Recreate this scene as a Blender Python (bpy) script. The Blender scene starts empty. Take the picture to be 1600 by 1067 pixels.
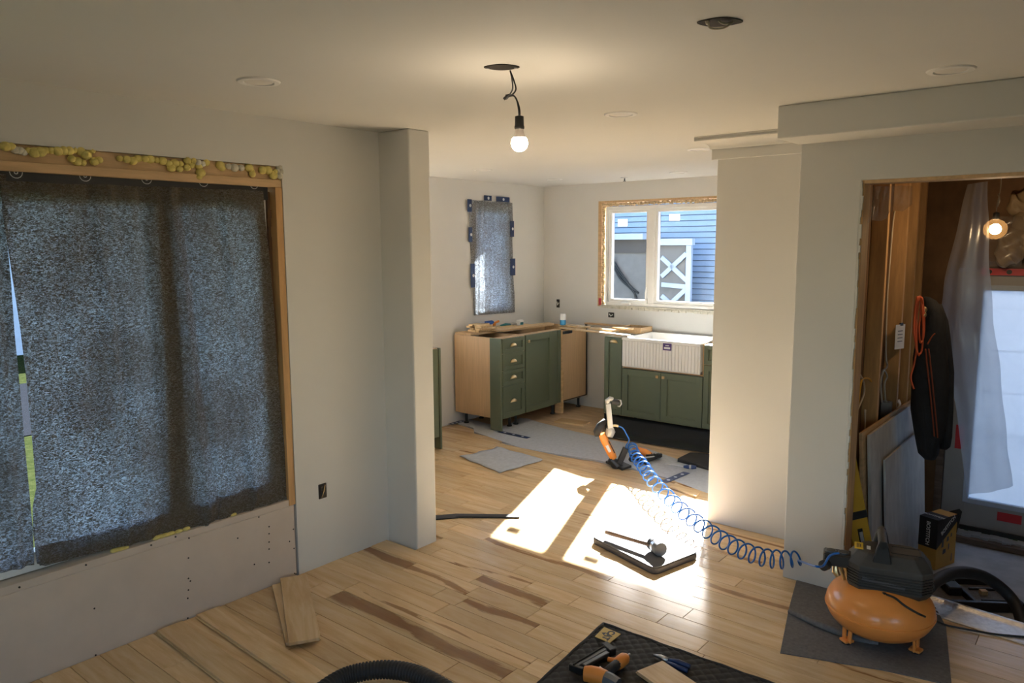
import bpy, bmesh, math, random
from mathutils import Vector, Matrix
random.seed(7)
scene = bpy.context.scene
col = scene.collection
PI = math.pi

# ------------------------------------------------------------------ camera
CAM = Vector((0.0, 0.0, 1.8001))
CR = Vector((0.77419586, 0.63292573, -0.00507908))
CU = Vector((-0.07736603, 0.10259251, 0.99171028))
CF = Vector((-0.62820002, 0.76738504, -0.12839364))
FPX = 1177.41
cd = bpy.data.cameras.new('camera')
cam = bpy.data.objects.new('camera', cd)
col.objects.link(cam)
cd.sensor_width = 36.0
cd.lens = FPX * 36.0 / 1600.0
cd.clip_start = 0.05
cam.matrix_world = Matrix(((CR.x, CU.x, -CF.x, CAM.x), (CR.y, CU.y, -CF.y, CAM.y), (CR.z, CU.z, -CF.z, CAM.z), (0, 0, 0, 1)))
scene.camera = cam

# ------------------------------------------------------------------ sky, sun, exposure
world = bpy.data.worlds.new('sky')
scene.world = world
world.use_nodes = True
wn = world.node_tree
wn.nodes.clear()
w_out = wn.nodes.new('ShaderNodeOutputWorld')
w_bg = wn.nodes.new('ShaderNodeBackground')
w_sky = wn.nodes.new('ShaderNodeTexSky')
w_sky.sky_type = 'NISHITA'
w_sky.sun_disc = False
w_sky.sun_elevation = math.radians(28.7)
w_sky.sun_rotation = math.radians(-20.7)
w_sky.air_density = 1.0
w_sky.dust_density = 1.0
wn.links.new(w_sky.outputs[0], w_bg.inputs[0])
w_bg.inputs[1].default_value = 0.55
wn.links.new(w_bg.outputs[0], w_out.inputs[0])

sun_d = bpy.data.lights.new('sun', 'SUN')
sun_d.energy = 58.0
sun_d.angle = math.radians(0.55)
sun_d.color = (1.0, 0.97, 0.93)
sun = bpy.data.objects.new('sun', sun_d)
col.objects.link(sun)
SUN_DIR = Vector((0.652, -1.72, -1.0)).normalized()
sun.rotation_euler = SUN_DIR.to_track_quat('-Z', 'Y').to_euler()
sun.location = (-6, 14, 8)

scene.view_settings.view_transform = 'Standard'
scene.view_settings.look = 'None'
scene.view_settings.gamma = 1.0
scene.view_settings.use_curve_mapping = False
scene.view_settings.exposure = 0.55
BULB_STRENGTH = 135.0
ENTRY_STRENGTH = 150.0

# ------------------------------------------------------------------ sight lines -> points on real planes
def ray(px, py):
    return CF + CR * ((px - 800.0) / FPX) + CU * ((533.5 - py) / FPX)
def onz(px, py, z=0.0):
    d = ray(px, py); return CAM + d * ((z - CAM.z) / d.z)
def onx(px, py, x):
    d = ray(px, py); return CAM + d * ((x - CAM.x) / d.x)
def ony(px, py, y):
    d = ray(px, py); return CAM + d * ((y - CAM.y) / d.y)
FH = Vector((CF.x, CF.y, 0)).normalized()
RH = Vector((FH.y, -FH.x, 0))
def onv(px, py, base, off=0.0):
    """point on the upright plane through base that faces the viewer, off metres further"""
    d = ray(px, py); b = Vector(base) + FH * off
    return CAM + d * ((b - CAM).dot(FH) / d.dot(FH))

# ------------------------------------------------------------------ mesh helpers
WM = {}
def wmat(o):
    return WM.get(o.name, Matrix.Identity(4)) if o else Matrix.Identity(4)

class MB:
    def __init__(self):
        self.v = []; self.f = []; self.m = []; self.cur = 0
    def _add(self, vs, fs):
        n = len(self.v)
        self.v += [Vector(p) for p in vs]
        for f in fs:
            self.f.append([i + n for i in f]); self.m.append(self.cur)
        return self
    def box(self, x0, x1, y0, y1, z0, z1):
        vs = [(x0,y0,z0),(x1,y0,z0),(x1,y1,z0),(x0,y1,z0),(x0,y0,z1),(x1,y0,z1),(x1,y1,z1),(x0,y1,z1)]
        return self._add(vs, [(0,3,2,1),(4,5,6,7),(0,1,5,4),(1,2,6,5),(2,3,7,6),(3,0,4,7)])
    def obox(self, c, ax, ay, az, hx, hy, hz):
        c = Vector(c); ax = Vector(ax).normalized()*hx; ay = Vector(ay).normalized()*hy; az = Vector(az).normalized()*hz
        vs = [c+ax*i+ay*j+az*k for k in (-1,1) for (i,j) in ((-1,-1),(1,-1),(1,1),(-1,1))]
        return self._add(vs, [(0,3,2,1),(4,5,6,7),(0,1,5,4),(1,2,6,5),(2,3,7,6),(3,0,4,7)])
    def bar(self, a, b, w, h, up=(0,0,1)):
        a = Vector(a); b = Vector(b); d = (b-a); L = d.length; d.normalize()
        s = d.cross(Vector(up))
        if s.length < 1e-4: s = d.cross(Vector((1,0,0)))
        s.normalize(); u = s.cross(d)
        return self.obox((a+b)/2, d, s, u, L/2, w/2, h/2)
    def prism(self, pts, z0, z1):
        """polygon (x,y) list, counter clockwise, extruded in z"""
        n = len(pts)
        vs = [(p[0],p[1],z0) for p in pts] + [(p[0],p[1],z1) for p in pts]
        fs = [tuple(range(n-1,-1,-1)), tuple(range(n,2*n))] + [(i,(i+1)%n,n+(i+1)%n,n+i) for i in range(n)]
        return self._add(vs, fs)
    def extrude(self, pts, d):
        """closed 3-D polygon extruded along vector d"""
        n = len(pts); d = Vector(d)
        vs = [Vector(p) for p in pts] + [Vector(p)+d for p in pts]
        fs = [tuple(range(n-1,-1,-1)), tuple(range(n,2*n))] + [(i,(i+1)%n,n+(i+1)%n,n+i) for i in range(n)]
        return self._add(vs, fs)
    def tube(self, path, r, n=8, cap=True):
        path = [Vector(p) for p in path]; m = len(path)
        rs = r if isinstance(r, (list, tuple)) else [r]*m
        t = [(path[min(i+1,m-1)]-path[max(i-1,0)]).normalized() for i in range(m)]
        a = t[0].cross(Vector((0,0,1)))
        if a.length < 1e-3: a = t[0].cross(Vector((1,0,0)))
        a.normalize(); vs = []
        for i in range(m):
            if i:
                a = a - t[i]*a.dot(t[i])
                if a.length < 1e-6: a = t[i].orthogonal()
                a.normalize()
            b = t[i].cross(a)
            vs += [path[i] + (a*math.cos(2*PI*k/n) + b*math.sin(2*PI*k/n))*rs[i] for k in range(n)]
        fs = [(i*n+k, i*n+(k+1)%n, (i+1)*n+(k+1)%n, (i+1)*n+k) for i in range(m-1) for k in range(n)]
        if cap: fs += [tuple(range(n-1,-1,-1)), tuple(range((m-1)*n, m*n))]
        return self._add(vs, fs)
    def lathe(self, prof, c, axis=(0,0,1), n=20, sx=1.0):
        """prof: (radius, height) list along axis from c"""
        c = Vector(c); az = Vector(axis).normalized(); ax = az.orthogonal().normalized(); ay = az.cross(ax)
        vs = []
        for r, h in prof:
            vs += [c + az*h + (ax*math.cos(2*PI*k/n)*sx + ay*math.sin(2*PI*k/n))*max(r, 1e-5) for k in range(n)]
        m = len(prof)
        fs = [(i*n+k, i*n+(k+1)%n, (i+1)*n+(k+1)%n, (i+1)*n+k) for i in range(m-1) for k in range(n)]
        fs += [tuple(range(n-1,-1,-1)), tuple(range((m-1)*n, m*n))]
        return self._add(vs, fs)
    def cyl(self, a, b, r, n=12):
        return self.tube([a, b], r, n)
    def ball(self, c, rx, ry, rz, n=14, m=9):
        c = Vector(c); vs = []
        for i in range(m+1):
            th = PI*i/m
            vs += [c + Vector((rx*math.sin(th)*math.cos(2*PI*k/n), ry*math.sin(th)*math.sin(2*PI*k/n), rz*math.cos(th))) for k in range(n)]
        return self._add(vs, [(i*n+k, (i+1)*n+k, (i+1)*n+(k+1)%n, i*n+(k+1)%n) for i in range(m) for k in range(n)])
    def grid(self, fn, nu, nv, thick=None):
        vs = [Vector(fn(i/nu, j/nv)) for j in range(nv+1) for i in range(nu+1)]
        fs = [(j*(nu+1)+i, j*(nu+1)+i+1, (j+1)*(nu+1)+i+1, (j+1)*(nu+1)+i) for j in range(nv) for i in range(nu)]
        return self._add(vs, fs)
    def build(self, name, mats, parent=None, smooth=False, bevel=0.0, seg=1, world=True, solid=0.0, subsurf=0):
        inv = wmat(parent).inverted() if (world and parent) else Matrix.Identity(4)
        me = bpy.data.meshes.new(name)
        me.from_pydata([inv @ p for p in self.v], [], self.f)
        if not isinstance(mats, (list, tuple)): mats = [mats]
        for mm in mats: me.materials.append(mm)
        for i, p in enumerate(me.polygons): p.material_index = self.m[i]
        bm = bmesh.new(); bm.from_mesh(me)
        bmesh.ops.remove_doubles(bm, verts=bm.verts, dist=1e-6)
        bmesh.ops.recalc_face_normals(bm, faces=bm.faces)
        if bevel > 0:
            es = [e for e in bm.edges if len(e.link_faces) == 2 and e.calc_face_angle(0) > 0.6]
            bmesh.ops.bevel(bm, geom=es, offset=bevel, segments=seg, affect='EDGES', profile=0.5, clamp_overlap=True)
        bm.to_mesh(me); bm.free()
        if smooth:
            for p in me.polygons: p.use_smooth = True
            if smooth != 'all':
                try: me.set_sharp_from_angle(angle=math.radians(40))
                except Exception: pass
        o = bpy.data.objects.new(name, me)
        col.objects.link(o)
        if parent:
            o.parent = parent
            WM[o.name] = wmat(parent)
        if solid:
            s = o.modifiers.new('solid', 'SOLIDIFY'); s.thickness = solid; s.offset = 0
        if subsurf:
            s = o.modifiers.new('sub', 'SUBSURF'); s.levels = subsurf; s.render_levels = subsurf
        return o

def tag(o, label=None, cat=None, group=None, kind=None):
    if label: o['label'] = label
    if cat: o['category'] = cat
    if group: o['group'] = group
    if kind: o['kind'] = kind
    return o
def thing(name, label, cat, loc=(0,0,0), rotz=0.0, group=None, kind=None):
    o = bpy.data.objects.new(name, None); col.objects.link(o)
    o.empty_display_size = 0.05
    o.location = loc; o.rotation_euler = (0, 0, rotz)
    WM[o.name] = Matrix.Translation(Vector(loc)) @ Matrix.Rotation(rotz, 4, 'Z')
    tag(o, label, cat, group, kind)
    return o
def struct(o, label=None):
    o['kind'] = 'structure'
    if label: o['label'] = label
    return o
def copy_tree(o, parent=None, dloc=None):
    c = o.copy(); col.objects.link(c); c.parent = parent
    if dloc is not None: c.location = dloc
    for ch in list(o.children): copy_tree(ch, c)
    return c
def text(body, size, mat, parent, loc, xdir, ydir, name='lettering', extrude=0.0005, bold=0.0):
    """flat lettering centred at world loc, reading along xdir, up along ydir"""
    cu = bpy.data.curves.new(name, 'FONT'); cu.body = body; cu.size = size; cu.extrude = extrude
    cu.align_x = 'CENTER'; cu.align_y = 'CENTER'; cu.offset = bold
    cu.materials.append(mat)
    o = bpy.data.objects.new(name, cu); col.objects.link(o)
    x = Vector(xdir).normalized(); y = Vector(ydir); y = (y - x*y.dot(x)).normalized(); z = x.cross(y); l = Vector(loc)
    M = Matrix(((x.x,y.x,z.x,l.x),(x.y,y.y,z.y,l.y),(x.z,y.z,z.z,l.z),(0,0,0,1)))
    bpy.context.view_layer.update()
    me = bpy.data.meshes.new_from_object(o.evaluated_get(bpy.context.evaluated_depsgraph_get()))
    bpy.data.objects.remove(o); me.transform(wmat(parent).inverted() @ M)
    if not me.materials: me.materials.append(mat)
    o = bpy.data.objects.new(name, me); col.objects.link(o); o.parent = parent
    return o
def spline(pts, n=8):
    """Catmull-Rom through points"""
    P = [Vector(p) for p in pts]; out = []
    for i in range(len(P)-1):
        p0 = P[max(i-1,0)]; p1 = P[i]; p2 = P[i+1]; p3 = P[min(i+2,len(P)-1)]
        for k in range(n):
            t = k/n
            out.append(0.5*((2*p1)+(p2-p0)*t+(2*p0-5*p1+4*p2-p3)*t*t+(3*p1-p0-3*p2+p3)*t**3))
    out.append(P[-1]); return out

# ------------------------------------------------------------------ materials
def new_mat(name):
    m = bpy.data.materials.new(name); m.use_nodes = True
    nt = m.node_tree; nt.nodes.clear()
    out = nt.nodes.new('ShaderNodeOutputMaterial')
    return m, nt, out
def N(nt, t, **kw):
    n = nt.nodes.new(t)
    for k, v in kw.items():
        if k == 'inp':
            for a, b in v.items(): n.inputs[a].default_value = b
        else: setattr(n, k, v)
    return n
def c4(c): return (c[0], c[1], c[2], 1.0)
def plain(name, c, rough=0.6, metal=0.0, var=0.06, scale=9.0, bump=0.0, bscale=60.0, stretch=(1,1,1), spec=0.5, coat=0.0, c2=None):
    m, nt, out = new_mat(name)
    b = N(nt, 'ShaderNodeBsdfPrincipled', inp={'Roughness': rough, 'Metallic': metal})
    b.inputs['Specular IOR Level'].default_value = spec
    b.inputs['Coat Weight'].default_value = coat
    tc = N(nt, 'ShaderNodeTexCoord'); mp = N(nt, 'ShaderNodeMapping'); mp.inputs['Scale'].default_value = stretch
    nt.links.new(tc.outputs['Object'], mp.inputs['Vector'])
    nz = N(nt, 'ShaderNodeTexNoise', inp={'Scale': scale, 'Detail': 5.0, 'Roughness': 0.6})
    nt.links.new(mp.outputs[0], nz.inputs['Vector'])
    rp = N(nt, 'ShaderNodeValToRGB')
    ca = c if c2 is not None else tuple(x*(1-var) for x in c)
    cb = c2 if c2 is not None else tuple(min(1.0, x*(1+var)) for x in c)
    rp.color_ramp.elements[0].position = 0.3; rp.color_ramp.elements[0].color = c4(ca)
    rp.color_ramp.elements[1].position = 0.7; rp.color_ramp.elements[1].color = c4(cb)
    nt.links.new(nz.outputs['Fac'], rp.inputs[0]); nt.links.new(rp.outputs[0], b.inputs['Base Color'])
    if bump > 0:
        n2 = N(nt, 'ShaderNodeTexNoise', inp={'Scale': bscale, 'Detail': 4.0})
        nt.links.new(mp.outputs[0], n2.inputs['Vector'])
        bp = N(nt, 'ShaderNodeBump', inp={'Strength': bump, 'Distance': 0.01})
        nt.links.new(n2.outputs['Fac'], bp.inputs['Height']); nt.links.new(bp.outputs[0], b.inputs['Normal'])
    nt.links.new(b.outputs[0], out.inputs[0])
    return m
def emit(name, c, s):
    m, nt, out = new_mat(name)
    e = N(nt, 'ShaderNodeEmission', inp={'Color': c4(c), 'Strength': s}); nt.links.new(e.outputs[0], out.inputs[0]); return m

def plank_mat():
    m, nt, out = new_mat('maple_plank'); L = nt.links.new
    b = N(nt, 'ShaderNodeBsdfPrincipled', inp={'Roughness': 0.17}); b.inputs['Specular IOR Level'].default_value = 0.5
    tc = N(nt, 'ShaderNodeTexCoord'); oi = N(nt, 'ShaderNodeObjectInfo')
    off = N(nt, 'ShaderNodeVectorMath', operation='SCALE'); comb = N(nt, 'ShaderNodeCombineXYZ')
    mul = N(nt, 'ShaderNodeMath', operation='MULTIPLY', inp={1: 57.0}); L(oi.outputs['Random'], mul.inputs[0])
    L(mul.outputs[0], comb.inputs[0]); L(mul.outputs[0], comb.inputs[2])
    add = N(nt, 'ShaderNodeVectorMath', operation='ADD'); L(tc.outputs['Object'], add.inputs[0]); L(comb.outputs[0], add.inputs[1])
    mp = N(nt, 'ShaderNodeMapping'); mp.inputs['Scale'].default_value = (1.3, 11.0, 1.0); L(add.outputs[0], mp.inputs[0])
    g = N(nt, 'ShaderNodeTexNoise', inp={'Scale': 2.2, 'Detail': 6.0, 'Roughness': 0.62, 'Distortion': 0.6}); L(mp.outputs[0], g.inputs['Vector'])
    ramp = N(nt, 'ShaderNodeValToRGB'); cr = ramp.color_ramp
    cr.elements[0].position = 0.28; cr.elements[0].color = (0.66, 0.43, 0.215, 1)
    cr.elements[1].position = 0.72; cr.elements[1].color = (0.87, 0.67, 0.41, 1)
    e = cr.elements.new(0.5); e.color = (0.78, 0.55, 0.305, 1)
    L(g.outputs['Fac'], ramp.inputs[0])
    # plank to plank tone
    hsv = N(nt, 'ShaderNodeHueSaturation'); L(ramp.outputs[0], hsv.inputs['Color'])
    mr = N(nt, 'ShaderNodeMapRange', inp={1: 0.0, 2: 1.0, 3: 0.80, 4: 1.08}); L(oi.outputs['Random'], mr.inputs[0]); L(mr.outputs[0], hsv.inputs['Value'])
    # brown heartwood band on a few planks: |y - wander(x)| < width
    sep = N(nt, 'ShaderNodeSeparateXYZ'); L(tc.outputs['Object'], sep.inputs[0])
    mp2 = N(nt, 'ShaderNodeMapping'); mp2.inputs['Scale'].default_value = (0.9, 0.5, 1.0); L(add.outputs[0], mp2.inputs[0])
    wz = N(nt, 'ShaderNodeTexNoise', inp={'Scale': 1.0, 'Detail': 2.0}); L(mp2.outputs[0], wz.inputs['Vector'])
    wsub = N(nt, 'ShaderNodeMath', operation='SUBTRACT', inp={1: 0.5}); L(wz.outputs['Fac'], wsub.inputs[0])
    wmul = N(nt, 'ShaderNodeMath', operation='MULTIPLY', inp={1: 0.30}); L(wsub.outputs[0], wmul.inputs[0])
    d = N(nt, 'ShaderNodeMath', operation='SUBTRACT'); L(sep.outputs[1], d.inputs[0]); L(wmul.outputs[0], d.inputs[1])
    ab = N(nt, 'ShaderNodeMath', operation='ABSOLUTE'); L(d.outputs[0], ab.inputs[0])
    wid = N(nt, 'ShaderNodeAttribute', attribute_type='OBJECT', attribute_name='heart')
    pz = N(nt, 'ShaderNodeMapRange', inp={1: 0.35, 2: 0.65, 3: -0.022, 4: 0.014}); L(g.outputs['Fac'], pz.inputs[0])
    wd2 = N(nt, 'ShaderNodeMath', operation='ADD'); L(wid.outputs['Fac'], wd2.inputs[0]); L(pz.outputs[0], wd2.inputs[1])
    dd = N(nt, 'ShaderNodeMath', operation='SUBTRACT'); L(wd2.outputs[0], dd.inputs[0]); L(ab.outputs[0], dd.inputs[1])
    msk = N(nt, 'ShaderNodeMapRange', inp={1: 0.0, 2: 0.012, 3: 0.0, 4: 0.9}); L(dd.outputs[0], msk.inputs[0])
    hw = N(nt, 'ShaderNodeMixRGB', blend_type='MULTIPLY', inp={2: (0.40, 0.27, 0.17, 1)}); L(msk.outputs[0], hw.inputs[0]); L(hsv.outputs[0], hw.inputs[1])
    # small mineral streaks and knots
    mp3 = N(nt, 'ShaderNodeMapping'); mp3.inputs['Scale'].default_value = (5.0, 34.0, 1.0); L(add.outputs[0], mp3.inputs[0])
    kz = N(nt, 'ShaderNodeTexNoise', inp={'Scale': 1.3, 'Detail': 3.0}); L(mp3.outputs[0], kz.inputs['Vector'])
    km = N(nt, 'ShaderNodeMapRange', inp={1: 0.73, 2: 0.80, 3: 0.0, 4: 0.5}); L(kz.outputs['Fac'], km.inputs[0])
    kn = N(nt, 'ShaderNodeMixRGB', blend_type='MULTIPLY', inp={2: (0.42, 0.29, 0.19, 1)}); L(km.outputs[0], kn.inputs[0]); L(hw.outputs[0], kn.inputs[1])
    L(kn.outputs[0], b.inputs['Base Color'])
    bp = N(nt, 'ShaderNodeBump', inp={'Strength': 0.03, 'Distance': 0.01}); L(g.outputs['Fac'], bp.inputs['Height']); L(bp.outputs[0], b.inputs['Normal'])
    L(b.outputs[0], out.inputs[0])
    return m

def fabric_mat(name, scale, dark=(0.058,0.050,0.040), pass_lo=0.02, pass_hi=0.80, thin=0.06):
    """spun landscape cloth: light leaks between the fibres where the weave is thin"""
    m, nt, out = new_mat(name); L = nt.links.new
    tc = N(nt, 'ShaderNodeTexCoord'); mp = N(nt, 'ShaderNodeMapping'); mp.inputs['Rotation'].default_value = (0.6, 0.3, 0.5); mp.inputs['Scale'].default_value = (1.0, 1.0, 2.2)
    L(tc.outputs['Object'], mp.inputs[0])
    n1 = N(nt, 'ShaderNodeTexNoise', inp={'Scale': scale, 'Detail': 4.0, 'Roughness': 0.75, 'Distortion': 1.2}); L(mp.outputs[0], n1.inputs['Vector'])
    n2 = N(nt, 'ShaderNodeTexNoise', inp={'Scale': 2.6, 'Detail': 3.0}); L(tc.outputs['Object'], n2.inputs['Vector'])
    a = N(nt, 'ShaderNodeMapRange', inp={1: 0.47, 2: 0.62, 3: pass_lo, 4: pass_hi}); L(n1.outputs['Fac'], a.inputs[0])
    c = N(nt, 'ShaderNodeMapRange', inp={1: 0.36, 2: 0.62, 3: 0.42, 4: 1.0}); L(n2.outputs['Fac'], c.inputs[0])
    f = N(nt, 'ShaderNodeMath', operation='MULTIPLY'); L(a.outputs[0], f.inputs[0]); L(c.outputs[0], f.inputs[1])
    rc = N(nt, 'ShaderNodeMixRGB', inp={1: c4(dark), 2: c4(tuple(min(1, x*3.2) for x in dark))}); L(n1.outputs['Fac'], rc.inputs[0])
    df = N(nt, 'ShaderNodeBsdfDiffuse'); L(rc.outputs[0], df.inputs[0])
    tr = N(nt, 'ShaderNodeBsdfTranslucent', inp={'Color': (0.66, 0.74, 0.84, 1)})
    tp = N(nt, 'ShaderNodeBsdfTransparent', inp={'Color': (0.9, 0.93, 0.97, 1)})
    m1 = N(nt, 'ShaderNodeMixShader', inp={0: thin}); L(tr.outputs[0], m1.inputs[1]); L(tp.outputs[0], m1.inputs[2])
    mx = N(nt, 'ShaderNodeMixShader'); L(f.outputs[0], mx.inputs[0]); L(df.outputs[0], mx.inputs[1]); L(m1.outputs[0], mx.inputs[2])
    L(mx.outputs[0], out.inputs[0])
    return m
def glass_mat(name, tint=(0.93,0.96,0.98), refl=0.06):
    m, nt, out = new_mat(name); L = nt.links.new
    tp = N(nt, 'ShaderNodeBsdfTransparent', inp={'Color': c4(tint)}); gl = N(nt, 'ShaderNodeBsdfGlossy', inp={'Roughness': 0.03})
    lw = N(nt, 'ShaderNodeLayerWeight', inp={'Blend': 0.15}); mm = N(nt, 'ShaderNodeMath', operation='MULTIPLY', inp={1: 0.5}); L(lw.outputs['Fresnel'], mm.inputs[0])
    mx = N(nt, 'ShaderNodeMixShader'); L(mm.outputs[0], mx.inputs[0]); L(tp.outputs[0], mx.inputs[1]); L(gl.outputs[0], mx.inputs[2]); L(mx.outputs[0], out.inputs[0])
    return m
def sheet_plastic(name, c, trans=0.45, thin=0.3, bump=0.4):
    m, nt, out = new_mat(name); L = nt.links.new
    tc = N(nt, 'ShaderNodeTexCoord')
    nz = N(nt, 'ShaderNodeTexNoise', inp={'Scale': 5.0, 'Detail': 6.0, 'Distortion': 1.5}); L(tc.outputs['Object'], nz.inputs['Vector'])
    tl = N(nt, 'ShaderNodeBsdfTranslucent', inp={'Color': c4(c)}); df = N(nt, 'ShaderNodeBsdfDiffuse', inp={'Color': c4(tuple(x*0.6 for x in c))})
    tp = N(nt, 'ShaderNodeBsdfTransparent'); gl = N(nt, 'ShaderNodeBsdfGlossy', inp={'Roughness': 0.25})
    a = N(nt, 'ShaderNodeMixShader', inp={0: trans}); L(df.outputs[0], a.inputs[1]); L(tl.outputs[0], a.inputs[2])
    t = N(nt, 'ShaderNodeMapRange', inp={1: 0.35, 2: 0.7, 3: thin*0.96, 4: thin*1.04}); L(nz.outputs['Fac'], t.inputs[0])
    b = N(nt, 'ShaderNodeMixShader'); L(t.outputs[0], b.inputs[0]); L(a.outputs[0], b.inputs[1]); L(tp.outputs[0], b.inputs[2])
    g = N(nt, 'ShaderNodeMixShader', inp={0: 0.05}); L(b.outputs[0], g.inputs[1]); L(gl.outputs[0], g.inputs[2])
    bp = N(nt, 'ShaderNodeBump', inp={'Strength': bump, 'Distance': 0.02}); L(nz.outputs['Fac'], bp.inputs['Height'])
    for q in (tl, df, gl): L(bp.outputs[0], q.inputs['Normal'])
    L(g.outputs[0], out.inputs[0])
    return m

M = {}
M['wall'] = plain('wall_paint', (0.70, 0.685, 0.65), 0.75, var=0.015, scale=3, bump=0.02, bscale=220)
M['ceil'] = plain('ceiling_paint', (0.70, 0.69, 0.66), 0.85, var=0.012, scale=2, bump=0.02, bscale=200)
M['drywall'] = plain('raw_drywall', (0.62, 0.53, 0.45), 0.85, var=0.05, scale=5)
M['plank'] = plank_mat()
M['subfloor'] = plain('subfloor_plywood', (0.56, 0.40, 0.24), 0.7, var=0.2, scale=4, stretch=(1,6,1), bump=0.05)
M['pine'] = plain('pine', (0.60, 0.40, 0.21), 0.65, var=0.16, scale=3, stretch=(2,2,12), bump=0.04)
M['pine_h'] = plain('pine_lengthwise', (0.62, 0.42, 0.23), 0.65, var=0.16, scale=3, stretch=(14,1.5,14), bump=0.04)
M['stud'] = plain('stud_wood', (0.56, 0.33, 0.14), 0.7, var=0.2, scale=3, stretch=(9,9,1), bump=0.05)
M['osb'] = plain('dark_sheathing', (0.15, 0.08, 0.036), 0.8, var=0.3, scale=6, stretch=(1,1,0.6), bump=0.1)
M['beech'] = plain('beech_panel', (0.60, 0.40, 0.22), 0.5, var=0.09, scale=5, stretch=(14,14,0.7))
M['green'] = plain('sage_green', (0.125, 0.150, 0.095), 0.42, var=0.03, scale=4)
M['brass'] = plain('brushed_brass', (0.78, 0.60, 0.33), 0.28, metal=1.0, var=0.05, scale=30)
M['black'] = plain('black_plastic', (0.018, 0.018, 0.018), 0.45, var=0.15, scale=20)
M['black_m'] = plain('black_matte', (0.025, 0.024, 0.023), 0.8, var=0.2, scale=12)
M['film'] = plain('black_film', (0.022, 0.024, 0.027), 0.5, var=0.2, scale=6, bump=0.15, bscale=14)
M['vinyl'] = plain('white_vinyl', (0.88, 0.865, 0.83), 0.4, var=0.02)
M['white'] = plain('white_plastic', (0.80, 0.79, 0.76), 0.4, var=0.02)
M['ceramic'] = plain('white_fireclay', (0.84, 0.82, 0.78), 0.18, var=0.01, spec=0.6)
M['foam'] = plain('yellow_foam', (0.74, 0.62, 0.20), 0.8, var=0.15, scale=30, bump=0.3, bscale=80)
M['foam_w'] = plain('pale_foam', (0.66, 0.62, 0.52), 0.8, var=0.15, scale=40, bump=0.4, bscale=90)
M['foam_t'] = plain('tan_foam', (0.62, 0.47, 0.28), 0.8, var=0.35, scale=45, bump=0.5, bscale=90)
M['cloth'] = fabric_mat('landscape_cloth', 82.0)
M['cloth_k'] = fabric_mat('landscape_cloth_fine', 60.0, dark=(0.11,0.105,0.10), pass_hi=0.95)
M['under'] = plain('grey_underlay', (0.46, 0.48, 0.51), 0.85, var=0.10, scale=30, bump=0.1, bscale=40)
M['under_d'] = plain('dark_felt', (0.15, 0.146, 0.146), 0.9, var=0.2, scale=60, bump=0.15, bscale=60)
M['tape'] = plain('navy_tape', (0.014, 0.035, 0.115), 0.35, var=0.2, scale=8)
M['tape_w'] = plain('tape_print_white', (0.70, 0.72, 0.75), 0.5)
M['orange'] = plain('orange_paint', (0.88, 0.32, 0.07), 0.30, var=0.04, scale=6, coat=0.2)
M['tool_or'] = plain('tool_orange', (0.78, 0.27, 0.045), 0.4, var=0.05)
M['tool_gr'] = plain('cast_grey', (0.46, 0.45, 0.42), 0.4, metal=0.3, var=0.08, scale=20)
M['steel'] = plain('steel', (0.62, 0.62, 0.63), 0.3, metal=1.0, var=0.06, scale=20)
M['gun_metal'] = plain('gun_metal', (0.13, 0.14, 0.155), 0.4, metal=0.7, var=0.1, scale=20)
M['hose_b'] = plain('blue_hose', (0.008, 0.12, 0.44), 0.3, var=0.05)
M['cord_or'] = plain('orange_cord', (0.60, 0.11, 0.035), 0.5)
M['piping'] = plain('dull_orange_piping', (0.26, 0.055, 0.02), 0.7)
M['shroud'] = plain('dusty_shroud', (0.050, 0.045, 0.040), 0.55, var=0.35, scale=6)
M['rubber'] = plain('black_rubber', (0.02, 0.02, 0.021), 0.6, var=0.15, scale=10)
M['handle_w'] = plain('brown_handle', (0.20, 0.12, 0.075), 0.5, var=0.2, scale=8)
M['pad_top'] = plain('pad_top', (0.13, 0.13, 0.135), 0.7, var=0.05, scale=20)
M['pad_side'] = plain('pad_edge', (0.055, 0.050, 0.055), 0.8, var=0.15, scale=20)
M['red'] = plain('red_tape', (0.55, 0.03, 0.04), 0.4, var=0.1)
M['yellow'] = plain('level_yellow', (0.62, 0.36, 0.03), 0.4, var=0.08)
M['card'] = plain('box_yellow_print', (0.62, 0.35, 0.075), 0.6, var=0.10, scale=6)
M['card_k'] = plain('box_black_print', (0.022, 0.022, 0.024), 0.5)
M['print_w'] = plain('print_white', (0.72, 0.72, 0.70), 0.6)
M['print_y'] = plain('sticker_yellow', (0.75, 0.50, 0.03), 0.5)
M['plate_y'] = plain('badge_tan', (0.60, 0.42, 0.12), 0.6)
M['purple'] = plain('purple_label', (0.07, 0.03, 0.16), 0.4)
M['ply_w'] = plain('weathered_plywood', (0.44, 0.43, 0.42), 0.7, c2=(0.58, 0.57, 0.55), scale=7, stretch=(1,2.5,1), bump=0.06)
M['concrete'] = plain('concrete', (0.30, 0.32, 0.34), 0.75, c2=(0.48, 0.50, 0.53), scale=5, bump=0.12, bscale=30)
M['old_wood'] = plain('old_timber', (0.14, 0.10, 0.075), 0.8, var=0.35, scale=6, stretch=(1,5,5), bump=0.1)
M['door_p'] = plain('door_grey', (0.36, 0.35, 0.34), 0.5, var=0.04)
M['jacket'] = plain('jacket_black', (0.014, 0.014, 0.017), 0.85, var=0.3, scale=10, bump=0.3, bscale=30)
M['foil'] = plain('silver_foil', (0.78, 0.78, 0.80), 0.32, metal=0.75, var=0.15, scale=40, bump=0.25, bscale=120)
M['quilt'] = plain('quilted_black', (0.020, 0.018, 0.016), 0.75, var=0.3, scale=25)
M['teal'] = plain('teal_grip', (0.02, 0.16, 0.17), 0.5)
M['blue_t'] = plain('blue_tool', (0.02, 0.10, 0.38), 0.45)
M['can'] = plain('can_blue', (0.06, 0.30, 0.55), 0.3, metal=0.4)
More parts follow.
